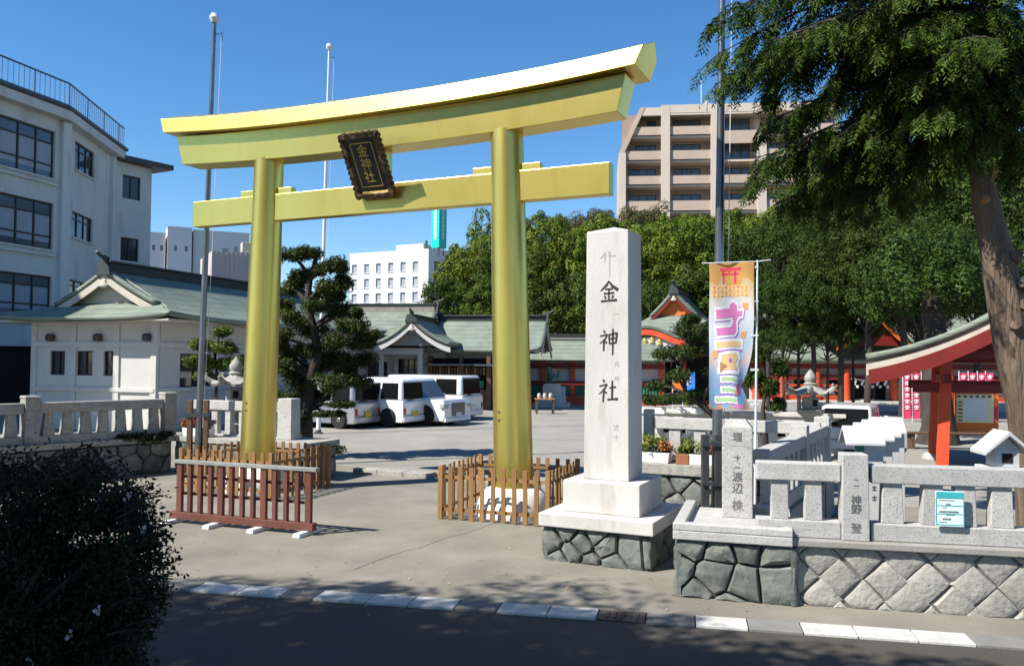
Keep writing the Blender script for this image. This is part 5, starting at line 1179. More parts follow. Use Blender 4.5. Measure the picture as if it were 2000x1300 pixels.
    for sd in (-1,1):
        MB().box(x1-.18,x1+.02,sd*w2*.9-.16,sd*w2*.9+.06 if sd>0 else sd*w2*.9+.16,hoodz-.30,hoodz-.13).build('head_lamp', M['lampclear'], o, bev=.03)
        MB().box(x0-.012,x0+.05,sd*w2*.86-.05,sd*w2*.86+.07 if sd>0 else sd*w2*.86+.05,gc+.28 if kind=='box' else zb-.30,gc+.50 if kind=='box' else zb-.02).build('tail_lamp', M['lampred'], o, bev=.015)
    MB().box(x1-.05,x1+.028,-w2*.5,w2*.5,gc+.18,hoodz-.12).build('grille', M['chrome'], o, bev=.015)
    MB().box(x1+.03,x1+.04,-.165,.165,gc+.14,gc+.30).build('number_plate', M[plate], o)
    MB().box(x0-.025,x0-.012,-.165,.165,gc+.22,gc+.38).build('number_plate', M[plate], o)
    MB().box(x0-.03,x0+.12,-w2*.97,w2*.97,gc+.02,gc+.20).build('rear_bumper', M[paint], o, bev=.03)
    MB().box(x1-.12,x1+.035,-w2*.97,w2*.97,gc-.02,gc+.14).build('front_bumper', M[paint], o, bev=.03)
    MB().box(x0-.014,x0+.02,-w2*.9,w2*.9,gc+.24,gc+.255).build('hatch_seam', M['frame'], o); MB().box(x0-.03,x0+.02,-.22,.22,gc+.40,gc+.44).build('hatch_handle', M[paint], o, bev=.01)
    MB().box(xb0-.03,xb0+.06,-.02,.34,zb+.01,zb+.03).build('rear_wiper', M['frame'], cab)
    MB().box(x0+.3,x1-.3,-w2+.1,w2-.1,.12,gc+.05).build('underside', M['dark'], o)
    return o
def place(px, py, back, hd):                       # ground point under the seen rear wheel -> centre
    p = G(px, py, .1); return Vector((p.x+math.cos(hd)*back, p.y+math.sin(hd)*back, .1))
h1 = math.atan2(.47,-.88)
c = place(716,836,1.6,h1); vehicle('kei_van', 'silver kei van with yellow number plate parked under the pruned pine', c, h1, 3.3, 1.40, 1.60, 'box', 'carsilver', plate='plateyel')
c = place(808,833,1.6,h1); vehicle('kei_wagon', 'white tall kei wagon parked beside the silver van', c, h1, 3.3, 1.38, 1.64, 'box', 'carwhite', rim='rimdark', plate='plateyel')
h2_ = math.atan2(-.5,.86)
c = place(892,830,-2.15,h2_); vehicle('minivan', 'white minivan with large chrome grille facing out between parked vans', c, h2_, 4.4, 1.66, 1.66, 'mini', 'carwhite', rim='rimdark', nose=.75, belt=.55, hood=.56)
c = place(922,820,2.1,h1); vehicle('delivery_van', 'white delivery van parked nearest the charm counter', c, h1, 4.3, 1.55, 1.72, 'box', 'carwhite')
pc_ = A(1716,830,20.5); vehicle('small_car', 'small white-roofed car seen behind the row of roofed posts', (pc_.x,pc_.y+1.6,.1), R_(62), 3.2, 1.30, 1.26, 'box', 'carwhite', rim='rimdark', cat='car', nose=.7, rear=.25, belt=.58)

# ================================================================== guardian dog on its plinth, table, pots
kq = A(1078,800,41.5); kd = thing('guardian_dog_plinth', 'white stepped stone plinth below the bronze guardian dog', 'plinth', (kq.x,kq.y,.1), R_(-8))
s = 41.5/FPX; zt = (800-754)*s
MB().box(-34*s,34*s,-.7,.7,0,9*s).build('lower_step', M['whitestone'], kd, bev=.02); MB().box(-26*s,26*s,-.55,.55,9*s+.001,22*s).build('upper_step', M['whitestone'], kd, bev=.02); MB().taper(-18*s,18*s,-.45,.45,22*s+.001,zt,.86).build('block', M['whitestone'], kd, bev=.02)
def skin(name, label, cat, loc, rz, pts, edges, mt, root=0, sub=2):
    me = bpy.data.meshes.new(name); me.from_pydata([p[:3] for p in pts], edges, []); o = bpy.data.objects.new(name, me); COL.objects.link(o)
    o.location = loc; o.rotation_euler = (0,0,rz); sk = o.modifiers.new('skin','SKIN'); sk.use_smooth_shade = True
    lay = me.skin_vertices[0].data if me.skin_vertices else me.attributes and None
    if lay is None: 
        bm = bmesh.new(); bm.from_mesh(me); bm.verts.layers.skin.verify(); bm.to_mesh(me); bm.free(); lay = me.skin_vertices[0].data
    for i, p in enumerate(pts): lay[i].radius = (p[3], p[4] if len(p) > 4 else p[3]); lay[i].use_root = (i == root)
    ss = o.modifiers.new('sub','SUBSURF'); ss.levels = sub; ss.render_levels = sub; me.materials.append(mt)
    if label: tag(o, label, cat)
    return o
skin('guardian_dog', 'green bronze guardian dog statue seated on its plinth', 'statue', (kq.x,kq.y,.1+zt), R_(150), [
 (-.18,0,.20,.19),(.02,0,.36,.17),(.14,0,.52,.15),(.20,0,.68,.13),(.30,0,.70,.10),(.38,0,.66,.06),(.24,.11,.30,.07),(.27,.11,.04,.055),(.33,.11,.02,.05),(.24,-.11,.30,.07),(.27,-.11,.04,.055),(.33,-.11,.02,.05),(-.10,.17,.14,.10),(.08,.19,.06,.05),(-.10,-.17,.14,.10),(.08,-.19,.06,.05),(-.34,0,.34,.07),(-.38,0,.54,.09),(-.32,0,.68,.04),(.16,.10,.80,.04),(.16,-.10,.80,.04)],
 [(0,1),(1,2),(2,3),(3,4),(4,5),(2,6),(6,7),(7,8),(2,9),(9,10),(10,11),(0,12),(12,13),(0,14),(14,15),(0,16),(16,17),(17,18),(3,19),(3,20)], M['bronze'])
p = G(1064,808,.1); o = thing('offering_table', 'small wooden offering table before the statue plinth', 'table', p, .1)
MB().box(-.42,.42,-.2,.2,.62,.68).build('top', M['cut'], o, bev=.01)
for x in (-.36,.36):
    for y in (-.15,.15): MB().box(x-.03,x+.03,y-.03,y+.03,0,.619).build('leg', M['brown'], o)
for k in range(3): MB().lathe([(.06,0),(.09,.10),(.07,.2),(.03,.22)], 10, (-.25+.25*k,0,.681)).build('offering_jar', M['eavewood'], o, smooth=True)
p = G(1094,790,.1); o = thing('yellow_notice_stand', 'white notice stand with yellow sheet beside the offering table', 'notice', p, -.1)
MB().box(-.28,.28,-.02,.02,.15,.95).build('board', M['white'], o); MB().box(-.1,.06,-.026,-.021,.4,.8).build('yellow_sheet', M['yellow'], o)
for x in (-.22,.22): MB().box(x-.02,x+.02,-.015,.015,0,.149).build('leg', M['steel'], o)

# ================================================================== notice board and red banners on the right
p = A(1906,850,25.0); o = thing('map_notice_board', 'orange-framed notice board with cream map beyond the vermilion post', 'notice board', (p.x,p.y,.1), R_(-10)); s = 25/FPX; zb = p.z-.1
MB().box(-38*s,40*s,-.05,.05,zb,zb+85*s).build('panel', M['orange'], o, bev=.01)
MB().box(-35*s,31*s,-.056,-.0505,zb+25*s,zb+80*s).build('map_sheet', M['yellow'], o)
MB().box(-22*s,19*s,-.060,-.0565,zb+31*s,zb+72*s).build('map_inner', M['white'], o)
for k in range(6): MB().box(-34*s+k*11*s,-28*s+k*11*s,-.060,-.0565,zb+74*s,zb+78*s).build('printed_line', M['brown'], o); MB().box(-33*s,-25*s,-.060,-.0565,zb+28*s+k*7*s,zb+31*s+k*7*s).build('printed_line', M['brown'], o)
MB().box(32*s,38*s,-.056,-.0505,zb+28*s,zb+58*s).build('red_panel', M['pinkred'], o)
for x in (-34*s,34*s): MB().box(x-.05,x+.05,-.05,.05,0,zb-.001).build('leg', M['brown'], o)
for k, px in enumerate((1772,1790,1808,1824,1882,1900,1918,1934)):
    pb_ = A(px, 803, 33.0); s = 33/FPX
    o = thing('prayer_banner', 'red and white prayer banner in the row before the main hall', 'banner', (pb_.x,pb_.y,.1), R_(-6), 'red prayer banners')
    zt = A(px,728,33).z-.1
    MB().tube([(-.16,0,0),(-.16,0,zt+.08)], .018, 6).build('pole', M['polewhite'], o)
    m = MB(); 
    for j in range(9): 
        for i in range(4): m.v.append((-.14+.09*i, .02*math.sin(j*.9+i), .12+(zt-.12)*j/8))
    m.f = [(j*4+i,j*4+i+1,(j+1)*4+i+1,(j+1)*4+i) for j in range(8) for i in range(3)]; cl2 = m.build('cloth', M['pinkred'], o, smooth=True, fix=False)
    for q in range(6):
        zz = zt-.16-q*.24; m = MB(); m.box(-.10,.08,-.034,-.03,zz,zz+.05); m.box(-.03,.02,-.035,-.0305,zz-.08,zz+.09); m.box(-.08,.06,-.034,-.03,zz-.08,zz-.04); m.build('white_character', M['white'], cl2)
for k, (px, w_, mt, nm) in enumerate(((1325,20,'orange','orange banner hanging beside the blue one under the dark pine'),(1346,22,'blue','blue banner with white lettering under the dark pine'))):
    pb_ = A(px, 756, 36.0); s = 36/FPX; o = thing('yard_banner', nm, 'banner', (pb_.x,pb_.y,.1), R_(-15)); zb = pb_.z-.1
    MB().tube([(-w_*s*.5-.03,0,0),(-w_*s*.5-.03,0,zb+32*s)], .02, 6).build('pole', M['polewhite'], o)
    MB().box(-w_*s*.5,w_*s*.5,-.008,.008,zb-6*s,zb+28*s).build('cloth', M[mt], o)
    for q in range(3 if mt == 'blue' else 0): MB().box(-4*s+q*3*s,-2.6*s+q*3*s,-.014,-.0085,zb+4*s,zb+24*s).build('white_lettering', M['white'], o)

# ================================================================== planters and pots, person
def planter(label, loc, rz, w_, mt='white'):
    o = thing('flower_planter', label, 'planter', loc, rz)
    MB().taper(-w_*.46, w_*.46, -.10, .10, 0, .17, 1.08).build('trough', M[mt], o, bev=.01)
    MB().box(-w_*.46, w_*.46, -.09, .09, .171, .178).build('earth', M['soil'], o); return o
PLANT = []
r0p = rf.location
def onledge(par, ang_, x, y, z_): return par + Vector((math.cos(ang_)*x-math.sin(ang_)*y, math.sin(ang_)*x+math.cos(ang_)*y, z_))
q = onledge(r0p, RA, rs(1283,900), .16, .762); PLANT.append((planter('white planter of yellow-green leaves on the ledge behind the name pillar', q, RA, .62), [('leaf_plant',.05,.30,.24),('petal_orange',.22,.20,.16),('petal_orange',-.24,.12,.12)]))
q = onledge(r0p, RA, rs(1342,900), .18, .762); PLANT.append((planter('small brown pot with pale plant between planters on the ledge', q, RA, .22, 'terracotta'), [('leaf_plant',0,.10,.1)]))
q = onledge(r0p, RA, rs(1376,880), .20, .762); PLANT.append((planter('white planter of orange flowers beside the steel pole clamp', q, RA, .5), [('leaf_plant',-.05,.28,.22),('petal_orange',.15,.2,.2)]))
q = onledge(q0, TA, .55, .14, .782); PLANT.append((planter('white planter of red flowers on the left ledge', q, TA, .75), [('petal_red',-.1,.20,.22),('petal_orange',-.3,.16,.16),('petal_white',.35,.12,.18)]))
for kx_, px in enumerate((1275,1350)):
    q = A(px,800,22.0); PLANT.append((planter(['pale planter of orange flowers on the yard wall', 'pale planter of yellow-green leaves on the yard wall'][kx_], Vector((q.x,q.y,.1+.95)), R_(-20), .7), [('petal_orange' if kx_ == 0 else 'leaf_plant',0,.22,.3)]))
q = A(1246,790,22.6); yw = thing('yard_wall', 'low white stone wall with slots across the yard behind the name pillar', 'stone wall', (q.x,q.y,.1), R_(-20))
P, u, n = facade(yw, (0,0,0), (5.2,0,0), 0, .94, [(.25+k*.42,.45+k*.42,.42,.70) for k in range(11)], M['whitestone'], .22)
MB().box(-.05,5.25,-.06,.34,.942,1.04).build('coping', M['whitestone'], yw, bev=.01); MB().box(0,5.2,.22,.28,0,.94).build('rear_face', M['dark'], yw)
# worshipper in the doorway of the hall
q = A(1697,790,42.6); fx, fy_ = q.x, q.y
pe = skin('person', 'person in a pink shirt standing in the dark hall doorway', 'person', (fx,fy_-.35,.52), math.pi, [
 (0,0,.90,.15,.11),(0,0,1.10,.14,.10),(0,0,1.32,.17,.11),(0,0,1.44,.07),(0,-.01,1.52,.075),(0,-.015,1.60,.10),(0,-.01,1.70,.075),
 (.19,0,1.36,.06),(.27,.02,1.10,.048),(.27,-.08,.86,.036),(.27,-.10,.78,.032),(-.19,0,1.36,.06),(-.27,.02,1.10,.048),(-.27,-.08,.86,.036),(-.27,-.10,.78,.032),
 (.10,0,.82,.10),(.10,0,.46,.07),(.10,.02,.09,.05),(.10,-.14,.03,.04),(-.10,0,.82,.10),(-.10,0,.46,.07),(-.10,.02,.09,.05),(-.10,-.14,.03,.04)],
 [(0,1),(1,2),(2,3),(3,4),(4,5),(5,6),(2,7),(7,8),(8,9),(9,10),(2,11),(11,12),(12,13),(13,14),(0,15),(15,16),(16,17),(17,18),(0,19),(19,20),(20,21),(21,22)], M['pinkshirt'])
for nm, z0, z1, rad in (('hair',1.63,1.74,.105),):
    hb_ = MB(); hb_.lathe([(.02,.12),(.07,.10),(.105,.04),(.108,-.04),(.09,-.09)], 14, (0,.01,1.66)); hb_.build(nm, M['hair'], pe, smooth=True)
hb_ = MB(); hb_.lathe([(.175,.92),(.165,.80),(.15,.74)], 14, (0,0,0), sy=.75)
for sx_ in (-.1,.1): hb_.tube([(sx_,0,.80),(sx_,0,.45),(sx_,.02,.08)], [.115,.085,.07], 10)
hb_.build('trousers', M['trousers'], pe, smooth=True)
# ================================================================== vegetation
rng = np.random.default_rng(11)
def leaf_mesh(name, C, Nn, size, aspect=.55, curl=.0, rs_=None):
    """one quad per leaf, facing roughly along Nn"""
    n = len(C); g = rs_ or rng
    t = g.normal(size=(n,3)); t -= (t*Nn).sum(1)[:,None]*Nn; t /= np.linalg.norm(t,axis=1)[:,None]+1e-9; b = np.cross(Nn, t)
    s = (size*g.uniform(.65,1.35,n))[:,None]
    V = np.empty((n,4,3)); V[:,0] = C - t*s; V[:,1] = C + b*s*aspect + Nn*s*.12; V[:,2] = C + t*s; V[:,3] = C - b*s*aspect + Nn*s*.12
    me = bpy.data.meshes.new(name); me.vertices.add(n*4); me.vertices.foreach_set('co', V.reshape(-1).astype(np.float32))
    me.loops.add(n*4); me.loops.foreach_set('vertex_index', np.arange(n*4, dtype=np.int32)); me.polygons.add(n)
    me.polygons.foreach_set('loop_start', np.arange(0,n*4,4,dtype=np.int32)); me.polygons.foreach_set('loop_total', np.full(n,4,dtype=np.int32))
    me.update(calc_edges=True); me.validate(); return me
def clump_leaves(clumps, per, jit=.55, lo=.62, flat=1.0, down=.45):
    C = []; Nn = []
    for (c, r_) in clumps:
        r_ = np.array(r_) if hasattr(r_,'__len__') else np.array([r_,r_,r_*flat])
        d = rng.normal(size=(per,3)); d /= np.linalg.norm(d,axis=1)[:,None]
        keep = (d[:,2] > -down) | (rng.uniform(size=per) < .45); d = d[keep]
        k = rng.uniform(lo,1.06,len(d))[:,None]*(1+.16*np.sin(d[:,:1]*5+d[:,1:2]*4))
        C.append(np.array(c)+d*r_*k); nn = d/r_*r_.mean() + rng.normal(size=d.shape)*jit; nn[:,2] += .25; nn /= np.linalg.norm(nn,axis=1)[:,None]; Nn.append(nn)
    return np.concatenate(C), np.concatenate(Nn)
def crown_clumps(R3, n, cr, seed, bottom=-.55):
    g = random.Random(seed); out = []; tries = 0
    while len(out) < n and tries < 9000:
        tries += 1
        d = Vector((g.gauss(0,1),g.gauss(0,1),g.gauss(0,1))).normalized()
        if d.z < bottom: continue
        k = g.uniform(.70,1.0) if g.random() < .8 else g.uniform(.3,.7)
        lob = 1 + .14*math.sin(3*math.atan2(d.y,d.x)+seed) + .10*math.sin(5*d.z+seed*2)
        c = (d.x*R3[0]*k*lob, d.y*R3[1]*k*lob, d.z*R3[2]*k*lob); r_ = cr*g.uniform(.65,1.3)
        if all((c[0]-q[0][0])**2+(c[1]-q[0][1])**2+(c[2]-q[0][2])**2 > (.66*(r_+q[1]))**2 for q in out): out.append((c, r_))
    return out
def tree_skeleton(clumps, base, r0, seed, every=3):
    g = random.Random(seed); m = MB(); top = Vector((0,0,0))
    b = Vector(base); m.tube([b, b.lerp(top,.5)+Vector((g.uniform(-.2,.2),g.uniform(-.2,.2),0)), top], [r0,r0*.8,r0*.5], 9)
    for i, (c, r_) in enumerate(clumps):
        if i % every: continue
        st = b.lerp(top, g.uniform(.55,.98)); c = Vector(c); mid = st.lerp(c,.5)+Vector((0,0,-.12*(c-st).length*.5)); m.tube([st, mid, c], [r0*.34,r0*.2,r0*.07], 6, cap=False)
    return m
# ---- wooded hill behind the shrine
def hill_h(x, y):
    a = max(0, min(1, (y-50-.10*abs(x-12))/26)); b = max(0, min(1, (x+9)/14)); return 9.0*(a*a*(3-2*a))*(b*b*(3-2*b))
m = MB(); NXh, NYh = 50, 30
for j in range(NYh+1):
    for i in range(NXh+1):
        x = -20+110*i/NXh; y = 49+75*j/NYh; m.v.append((x,y,hill_h(x,y)+.03 - (.5 if i in (0,NXh) or j == 0 else 0)))
m.f = [(j*(NXh+1)+i,j*(NXh+1)+i+1,(j+1)*(NXh+1)+i+1,(j+1)*(NXh+1)+i) for j in range(NYh) for i in range(NXh)]
struct(m.build('hill', M['soil'], smooth=True, fix=False))
HV = []
for k in range(4):
    cl_ = crown_clumps((1,1,.92), 70, .20, 40+k); C, Nn = clump_leaves(cl_, 300, jit=.30, lo=.72)
    HV.append((leaf_mesh('crown', C, Nn, .030), tree_skeleton(cl_, (0,0,-2.2), .09, k, 4).mesh('trunk')))
def hill_tree(px, py, Y, rpx, mt, k, label, group, sq=1.0, name='broadleaf_tree', tm='bark'):
    c = A(px,py,Y); r_ = rpx*Y/FPX; gz = hill_h(c.x,c.y) if Y > 49 else .1
    o = thing(name, label, 'tree', (c.x,c.y,gz), 0, group)
    cr_ = bpy.data.objects.new('crown', HV[k][0].copy() if mt not in CRM.setdefault(k,{}) else CRM[k][mt]); 
    if mt not in CRM[k]: cr_.data.materials.clear(); cr_.data.materials.append(M[mt]); CRM[k][mt] = cr_.data
    COL.objects.link(cr_); cr_.parent = o; cr_.location = (0,0,c.z-gz); cr_.scale = (r_,r_,r_*sq); cr_.rotation_euler = (0,0,rnd.uniform(0,6.28))
    tk = bpy.data.objects.new('trunk', HV[k][1]); COL.objects.link(tk); tk.parent = o
    if not HV[k][1].materials: HV[k][1].materials.append(M[tm])
    tk.location = cr_.location; hz_ = max(.6,(c.z-gz)/2.2); tk.scale = (r_,r_,hz_*1.02); tk.rotation_euler = cr_.rotation_euler
    return o
CRM = {}
for k in range(2):
    cl_ = crown_clumps((1,1,.92), 84, .215, 60+k); C, Nn = clump_leaves(cl_, 420, jit=.45)
    HV.append((leaf_mesh('crown', C, Nn, .023), tree_skeleton(cl_, (0,0,-2.2), .075, 60+k, 4).mesh('trunk')))
HT = [(872,596,54,58,1),(930,545,57,78,0),(985,500,61,80,0),(1012,575,54,82,1),(1060,485,64,66,0),(1098,530,56,84,0),(1130,470,68,60,2),(1190,474,67,64,2),(1170,520,60,85,0),(1165,600,53,80,1),(1085,615,52,74,1),(1265,468,70,58,2),(1300,490,63,70,0),(1340,474,69,58,0),(1255,540,56,84,0),(1370,505,58,84,0),(1440,476,68,62,0),(1445,530,58,84,1),(1330,590,53,80,1),(1235,620,52,70,1),(1510,490,64,74,0),(1540,540,57,88,1),(960,610,52,66,1),(1420,600,52,76,1),(1600,430,66,90,1),(1700,400,68,100,1),(1820,390,66,110,1),(1940,400,64,110,1)]
LBL = ['yellow-green broadleaf tree in the wood on the hill', 'dark green broadleaf tree in the wood on the hill', 'brownish autumn-tinted tree along the top of the wood']
for i, (px,py,Y,rr,v) in enumerate(HT): hill_tree(px,py,Y,rr,('leaf_hill','leaf_hill2','leaf_hill3')[v],i%4,LBL[v],'trees of the hillside wood', .95+.1*(i%3))
# ---- tall grove trees in front of the main hall
for i, (px,py,Y,rr) in enumerate(((1540,500,51,95),(1625,470,52,115),(1585,600,36,80),(1735,450,52,120),(1690,575,35,92),(1840,440,52,130),(1800,585,35,90),(1950,450,51,130),(1905,560,36,105),(1500,590,37,62),(1760,510,35,105),(1640,540,36,90),(1500,655,38,48),(1560,640,37,54),(1790,625,38,60),(1615,655,36,50),(1530,668,36,40),(1665,640,37,46))):
    hill_tree(px,py,Y,rr,'leaf_camphor',4+i%2,'tall dark evergreen in the grove before the main hall','grove trees before the main hall', .9+.08*(i%3))
# grove trunk seen behind the vermilion post
q = G(1832,866,.1); o = thing('grove_trunk', 'dark thick tree trunk ringed by a wooden bench behind the vermilion post', 'tree', q)
m = MB(); m.tube([(0,0,0),(.02,0,.5),(-.05,0,1.6),(.1,.1,2.6),(.0,.2,3.6),(-.2,.2,5.0)], [.62,.46,.40,.36,.30,.16], 14); m.build('trunk', M['bark'], o, smooth=True)
cl_ = [((c[0]*2.0-.2,c[1]*2.0+.2,c[2]*1.3+4.6), r_*2.0) for c, r_ in crown_clumps((1,1,1), 40, .24, 77)]
C, Nn = clump_leaves(cl_, 620, jit=.45); link(leaf_mesh('crown', C, Nn, .052), 'crown', M['leaf_camphor'], o)
bq = thing('ring_bench', 'low wooden bench round the dark trunk behind the pavilion post', 'bench', (q.x-.1,q.y-1.5,.1), R_(-5))
MB().box(-1.5,1.5,-.18,.18,.40,.45).build('seat', M['brown'], bq, bev=.008)
for x in (-1.35,1.35): MB().box(x-.05,x+.05,-.15,.15,0,.399).build('leg', M['brown'], bq)

# ---- cloud-pruned pine beside the cars
def pad_tree(name, label, base, trunk, pads, mt, lsz, per, Y, tr, cat='tree'):
    o = thing(name, label, cat, base); B = Vector(base)
    tp = [A(x,y,Y)-B for x, y in trunk]; tp = [Vector((0,0,0))] + tp
    m = MB(); k = len(tp); m.tube(tp, [tr*(1-.75*i/(k-1)) for i in range(k)], 10); m.build('trunk', M['bark'], o, smooth=True)
    cl2 = []; lm = MB()
    for i, (x,y,rx_,ry_) in enumerate(pads):
        dY = rnd.uniform(-1.0,1.0)*rx_*Y/FPX*.9; c = A(x,y,Y+dY)-B; rx3 = rx_*Y/FPX; ry3 = ry_*Y/FPX
        nst = min(tp, key=lambda t: (t-c).length + (.3 if t.z > c.z else 0)); mid = nst.lerp(c,.5)+Vector((0,0,.08)); lm.tube([nst,mid,c], [tr*.35,tr*.25,tr*.1], 6, cap=False)
        for q in range(5):
            an_ = rnd.uniform(0,6.28); e = rnd.uniform(.25,.75); cl2.append(((c.x+rx3*e*math.cos(an_), c.y+rx3*e*math.sin(an_), c.z+rnd.uniform(-.2,.35)*ry3), (rx3*.55,rx3*.55,ry3*.75)))
    stuff(lm.build('limb', M['bark'], o, fix=False))
    C, Nn = clump_leaves(cl2, per, jit=.8, lo=.35, down=.9); link(leaf_mesh('foliage', C, Nn, lsz, .28), 'foliage', M[mt], o); return o
pb_ = A(598,880,19.5); pb_.z = .1
pad_tree('pruned_pine', 'cloud-pruned dark pine with twisted trunk beside the left torii pillar', pb_, [(598,800),(606,740),(622,690),(612,640),(600,590),(606,545),(618,500)],
 [(570,500,34,20),(610,498,30,18),(650,520,30,20),(672,552,24,22),(592,545,36,20),(640,560,30,18),(560,560,30,20),(610,600,36,20),(660,610,36,24),(690,640,32,20),(565,625,36,22),(620,650,40,24),(672,668,44,22),(715,672,28,16),(570,690,38,26),(640,705,44,26),(700,705,40,20),(580,750,40,26),(640,750,44,22),(690,745,34,18),(560,720,30,24),(600,780,34,16),(668,790,34,9),(640,808,30,8),(590,815,24,14),(608,690,30,20),(545,600,28,22),(700,610,22,14),(655,580,26,16),(620,530,24,16),(725,655,22,12),(548,660,28,22),(610,725,36,20),(665,720,30,18),(545,690,26,22),(620,770,34,14),(560,780,30,20)], 'leaf_pine', .046, 380, 19.5, .17)
pb2 = G(418,818,.1)
pad_tree('young_pine', 'bright green young pine in front of the white hall', Vector((pb2.x,pb2.y,.1)), [(420,790),(424,740),(420,690),(428,655)], [(428,650,30,12),(400,675,28,16),(445,680,30,16),(385,705,24,16),(420,712,34,16),(455,712,20,16),(400,735,30,12),(440,742,30,10)], 'leaf_bright', .05, 240, 20.5, .09)
pb3 = G(1402,885,.1)
pad_tree('yard_pine', 'dark spreading pine in the yard beside the festival banner', Vector((pb3.x,pb3.y,.1)), [(1400,850),(1396,810),(1370,790),(1340,770),(1330,720),(1345,680)], [(1330,640,34,20),(1365,650,34,22),(1300,690,30,18),(1345,690,40,22),(1380,680,30,20),(1320,735,36,18),(1290,755,30,16),(1360,768,40,10),(1275,780,24,14),(1310,780,36,12),(1395,735,30,20),(1385,640,24,18),(1350,625,24,14)], 'leaf_pine', .05, 260, 21.0, .14)
pb4 = G(1496,900,.1)
pad_tree('yard_shrub_tree', 'dark shrubby tree between the banner and the big lantern', Vector((pb4.x,pb4.y,.1)), [(1494,850),(1490,800),(1496,750)], [(1490,690,30,26),(1515,720,26,24),(1500,760,24,22),(1520,790,20,18),(1475,740,20,22)], 'leaf_camphor', .05, 230, 19.5, .10)

# ---- ornamental low shrubs
def shrub(name, label, c, rad, n, per, mt, lsz, group=None, h=1.0):
    o = thing(name, label, 'shrub', c, 0, group); cl2 = []
    for i in range(n):
        an_ = rnd.uniform(0,6.28); e = math.sqrt(rnd.random())*rad; cl2.append(((e*math.cos(an_), e*math.sin(an_), rad*h*rnd.uniform(.25,.8)*(1-.4*e/rad)), rad*rnd.uniform(.3,.5)))
    C, Nn = clump_leaves(cl2, per, jit=.7, lo=.4); link(leaf_mesh('foliage', C, Nn, lsz), 'foliage', M[mt], o)
    m = MB()
    for i in range(5): c2 = Vector(cl2[i][0]); m.tube([(c2.x*.2,c2.y*.2,0), c2*.6, c2], [.02,.014,.006], 5, cap=False)
    m.build('stem', M['bark'], o, fix=False); return o
for k, px in enumerate((250,290,325)):
    q = onledge(lw0, LA, ls(px,860), .02, .70); shrub('ledge_shrub', 'small dark weed growing along the ledge of the left fence', q, .24, 10, 60, 'leaf_bush', .035, 'weeds on the left ledge', .9)
for px in (630,650): q = G(px,884,.1); shrub('rock_shrub', 'low dark shrub clump at the edge of the shrine yard', q, .34, 12, 60, 'leaf_pine', .04, 'low shrubs by the yard edge', .8)
for px in (1300,1330): q = A(px,822,15.5); shrub('hedge_shrub', 'low dark hedge plant behind the granite rail by the flagpole', Vector((q.x,q.y,.1)), .55, 14, 90, 'leaf_pine', .04, 'hedge behind the granite rail', 2.4)
q = A(1345,870,14.6); shrub('hedge_shrub', 'dark round shrub seen between the granite balusters', Vector((q.x,q.y,.1)), .45, 14, 90, 'leaf_pine', .035, None, 1.9)
for o, items in PLANT:
    for j, (mt, dx, rr, hh) in enumerate(items):
        cl2 = [((dx+rnd.uniform(-.6,.6)*rr, rnd.uniform(-.4,.4)*rr, .18+hh*rnd.uniform(.2,.8)), rr*rnd.uniform(.3,.5)) for _ in range(9)]
        C, Nn = clump_leaves(cl2, 70, jit=.8, lo=.3); link(leaf_mesh('blooms' if 'petal' in mt else 'leaves', C, Nn, .026), 'blooms' if 'petal' in mt else 'leaves', M[mt], o)['kind'] = 'stuff'

# ---- azalea bush in the near shade
ab = thing('azalea_bush', 'large azalea bush in deep shade beside the road', 'shrub', (-2.75,4.55,0))
cl2 = []; g = random.Random(21)
for i in range(210):
    px = g.uniform(-60,310); py = g.uniform(900,1330)
    lim = 120 + 190*min(1,max(0,(py-880)/90)) - 40*max(0,(py-1120)/180)
    if px > lim-14 + g.uniform(-18,18): continue
    Y = g.uniform(4.2,5.3); c = A(px,py,Y) - Vector((-2.75,4.55,0)); cl2.append(((c.x,c.y,c.z), g.uniform(.10,.19)))
for i in range(60): cl2.append(((g.uniform(-.9,.5),g.uniform(-.5,.7),g.uniform(.2,.9)), g.uniform(.14,.22)))
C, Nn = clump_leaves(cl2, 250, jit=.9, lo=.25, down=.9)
tw = MB(); EC = []; EN = []
for i in range(95):
    py = g.uniform(890,1270); lim = 130 + 165*min(1,max(0,(py-880)/90)) - 30*max(0,(py-1120)/180); Y = g.uniform(4.2,5.2)
    a_ = A(lim-70,py+15,Y); b_ = A(lim+g.uniform(-15,45),py+g.uniform(-25,12),Y+g.uniform(-.2,.2)); tw.tube([a_-Vector((-2.75,4.55,0)), a_.lerp(b_,.5)+Vector((2.75,-4.55,.02)), b_-Vector((-2.75,4.55,0))], [.006,.004,.002], 4, cap=False)
    for k in range(16):
        t = g.uniform(.2,1.05); p_ = a_.lerp(b_,t)-Vector((-2.75,4.55,0)); EC.append((p_.x+g.uniform(-.035,.035),p_.y+g.uniform(-.04,.04),p_.z+g.uniform(-.03,.04))); EN.append((g.gauss(0,.5),g.gauss(0,.5)-.2,g.gauss(0,.5)+.7))
EN = np.array(EN); EN /= np.linalg.norm(EN,axis=1)[:,None]
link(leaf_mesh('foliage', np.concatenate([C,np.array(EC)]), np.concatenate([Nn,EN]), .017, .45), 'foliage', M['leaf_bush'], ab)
for i in range(6): tw.tube([(g.uniform(-.3,.2),g.uniform(-.2,.2),0),(g.uniform(-.6,.4),g.uniform(-.3,.3),.7),(g.uniform(-.8,.6),g.uniform(-.4,.4),1.4)], [.03,.02,.01], 6, cap=False)
tw.build('stem', M['bark'], ab, fix=False)
FC = []; FN = []
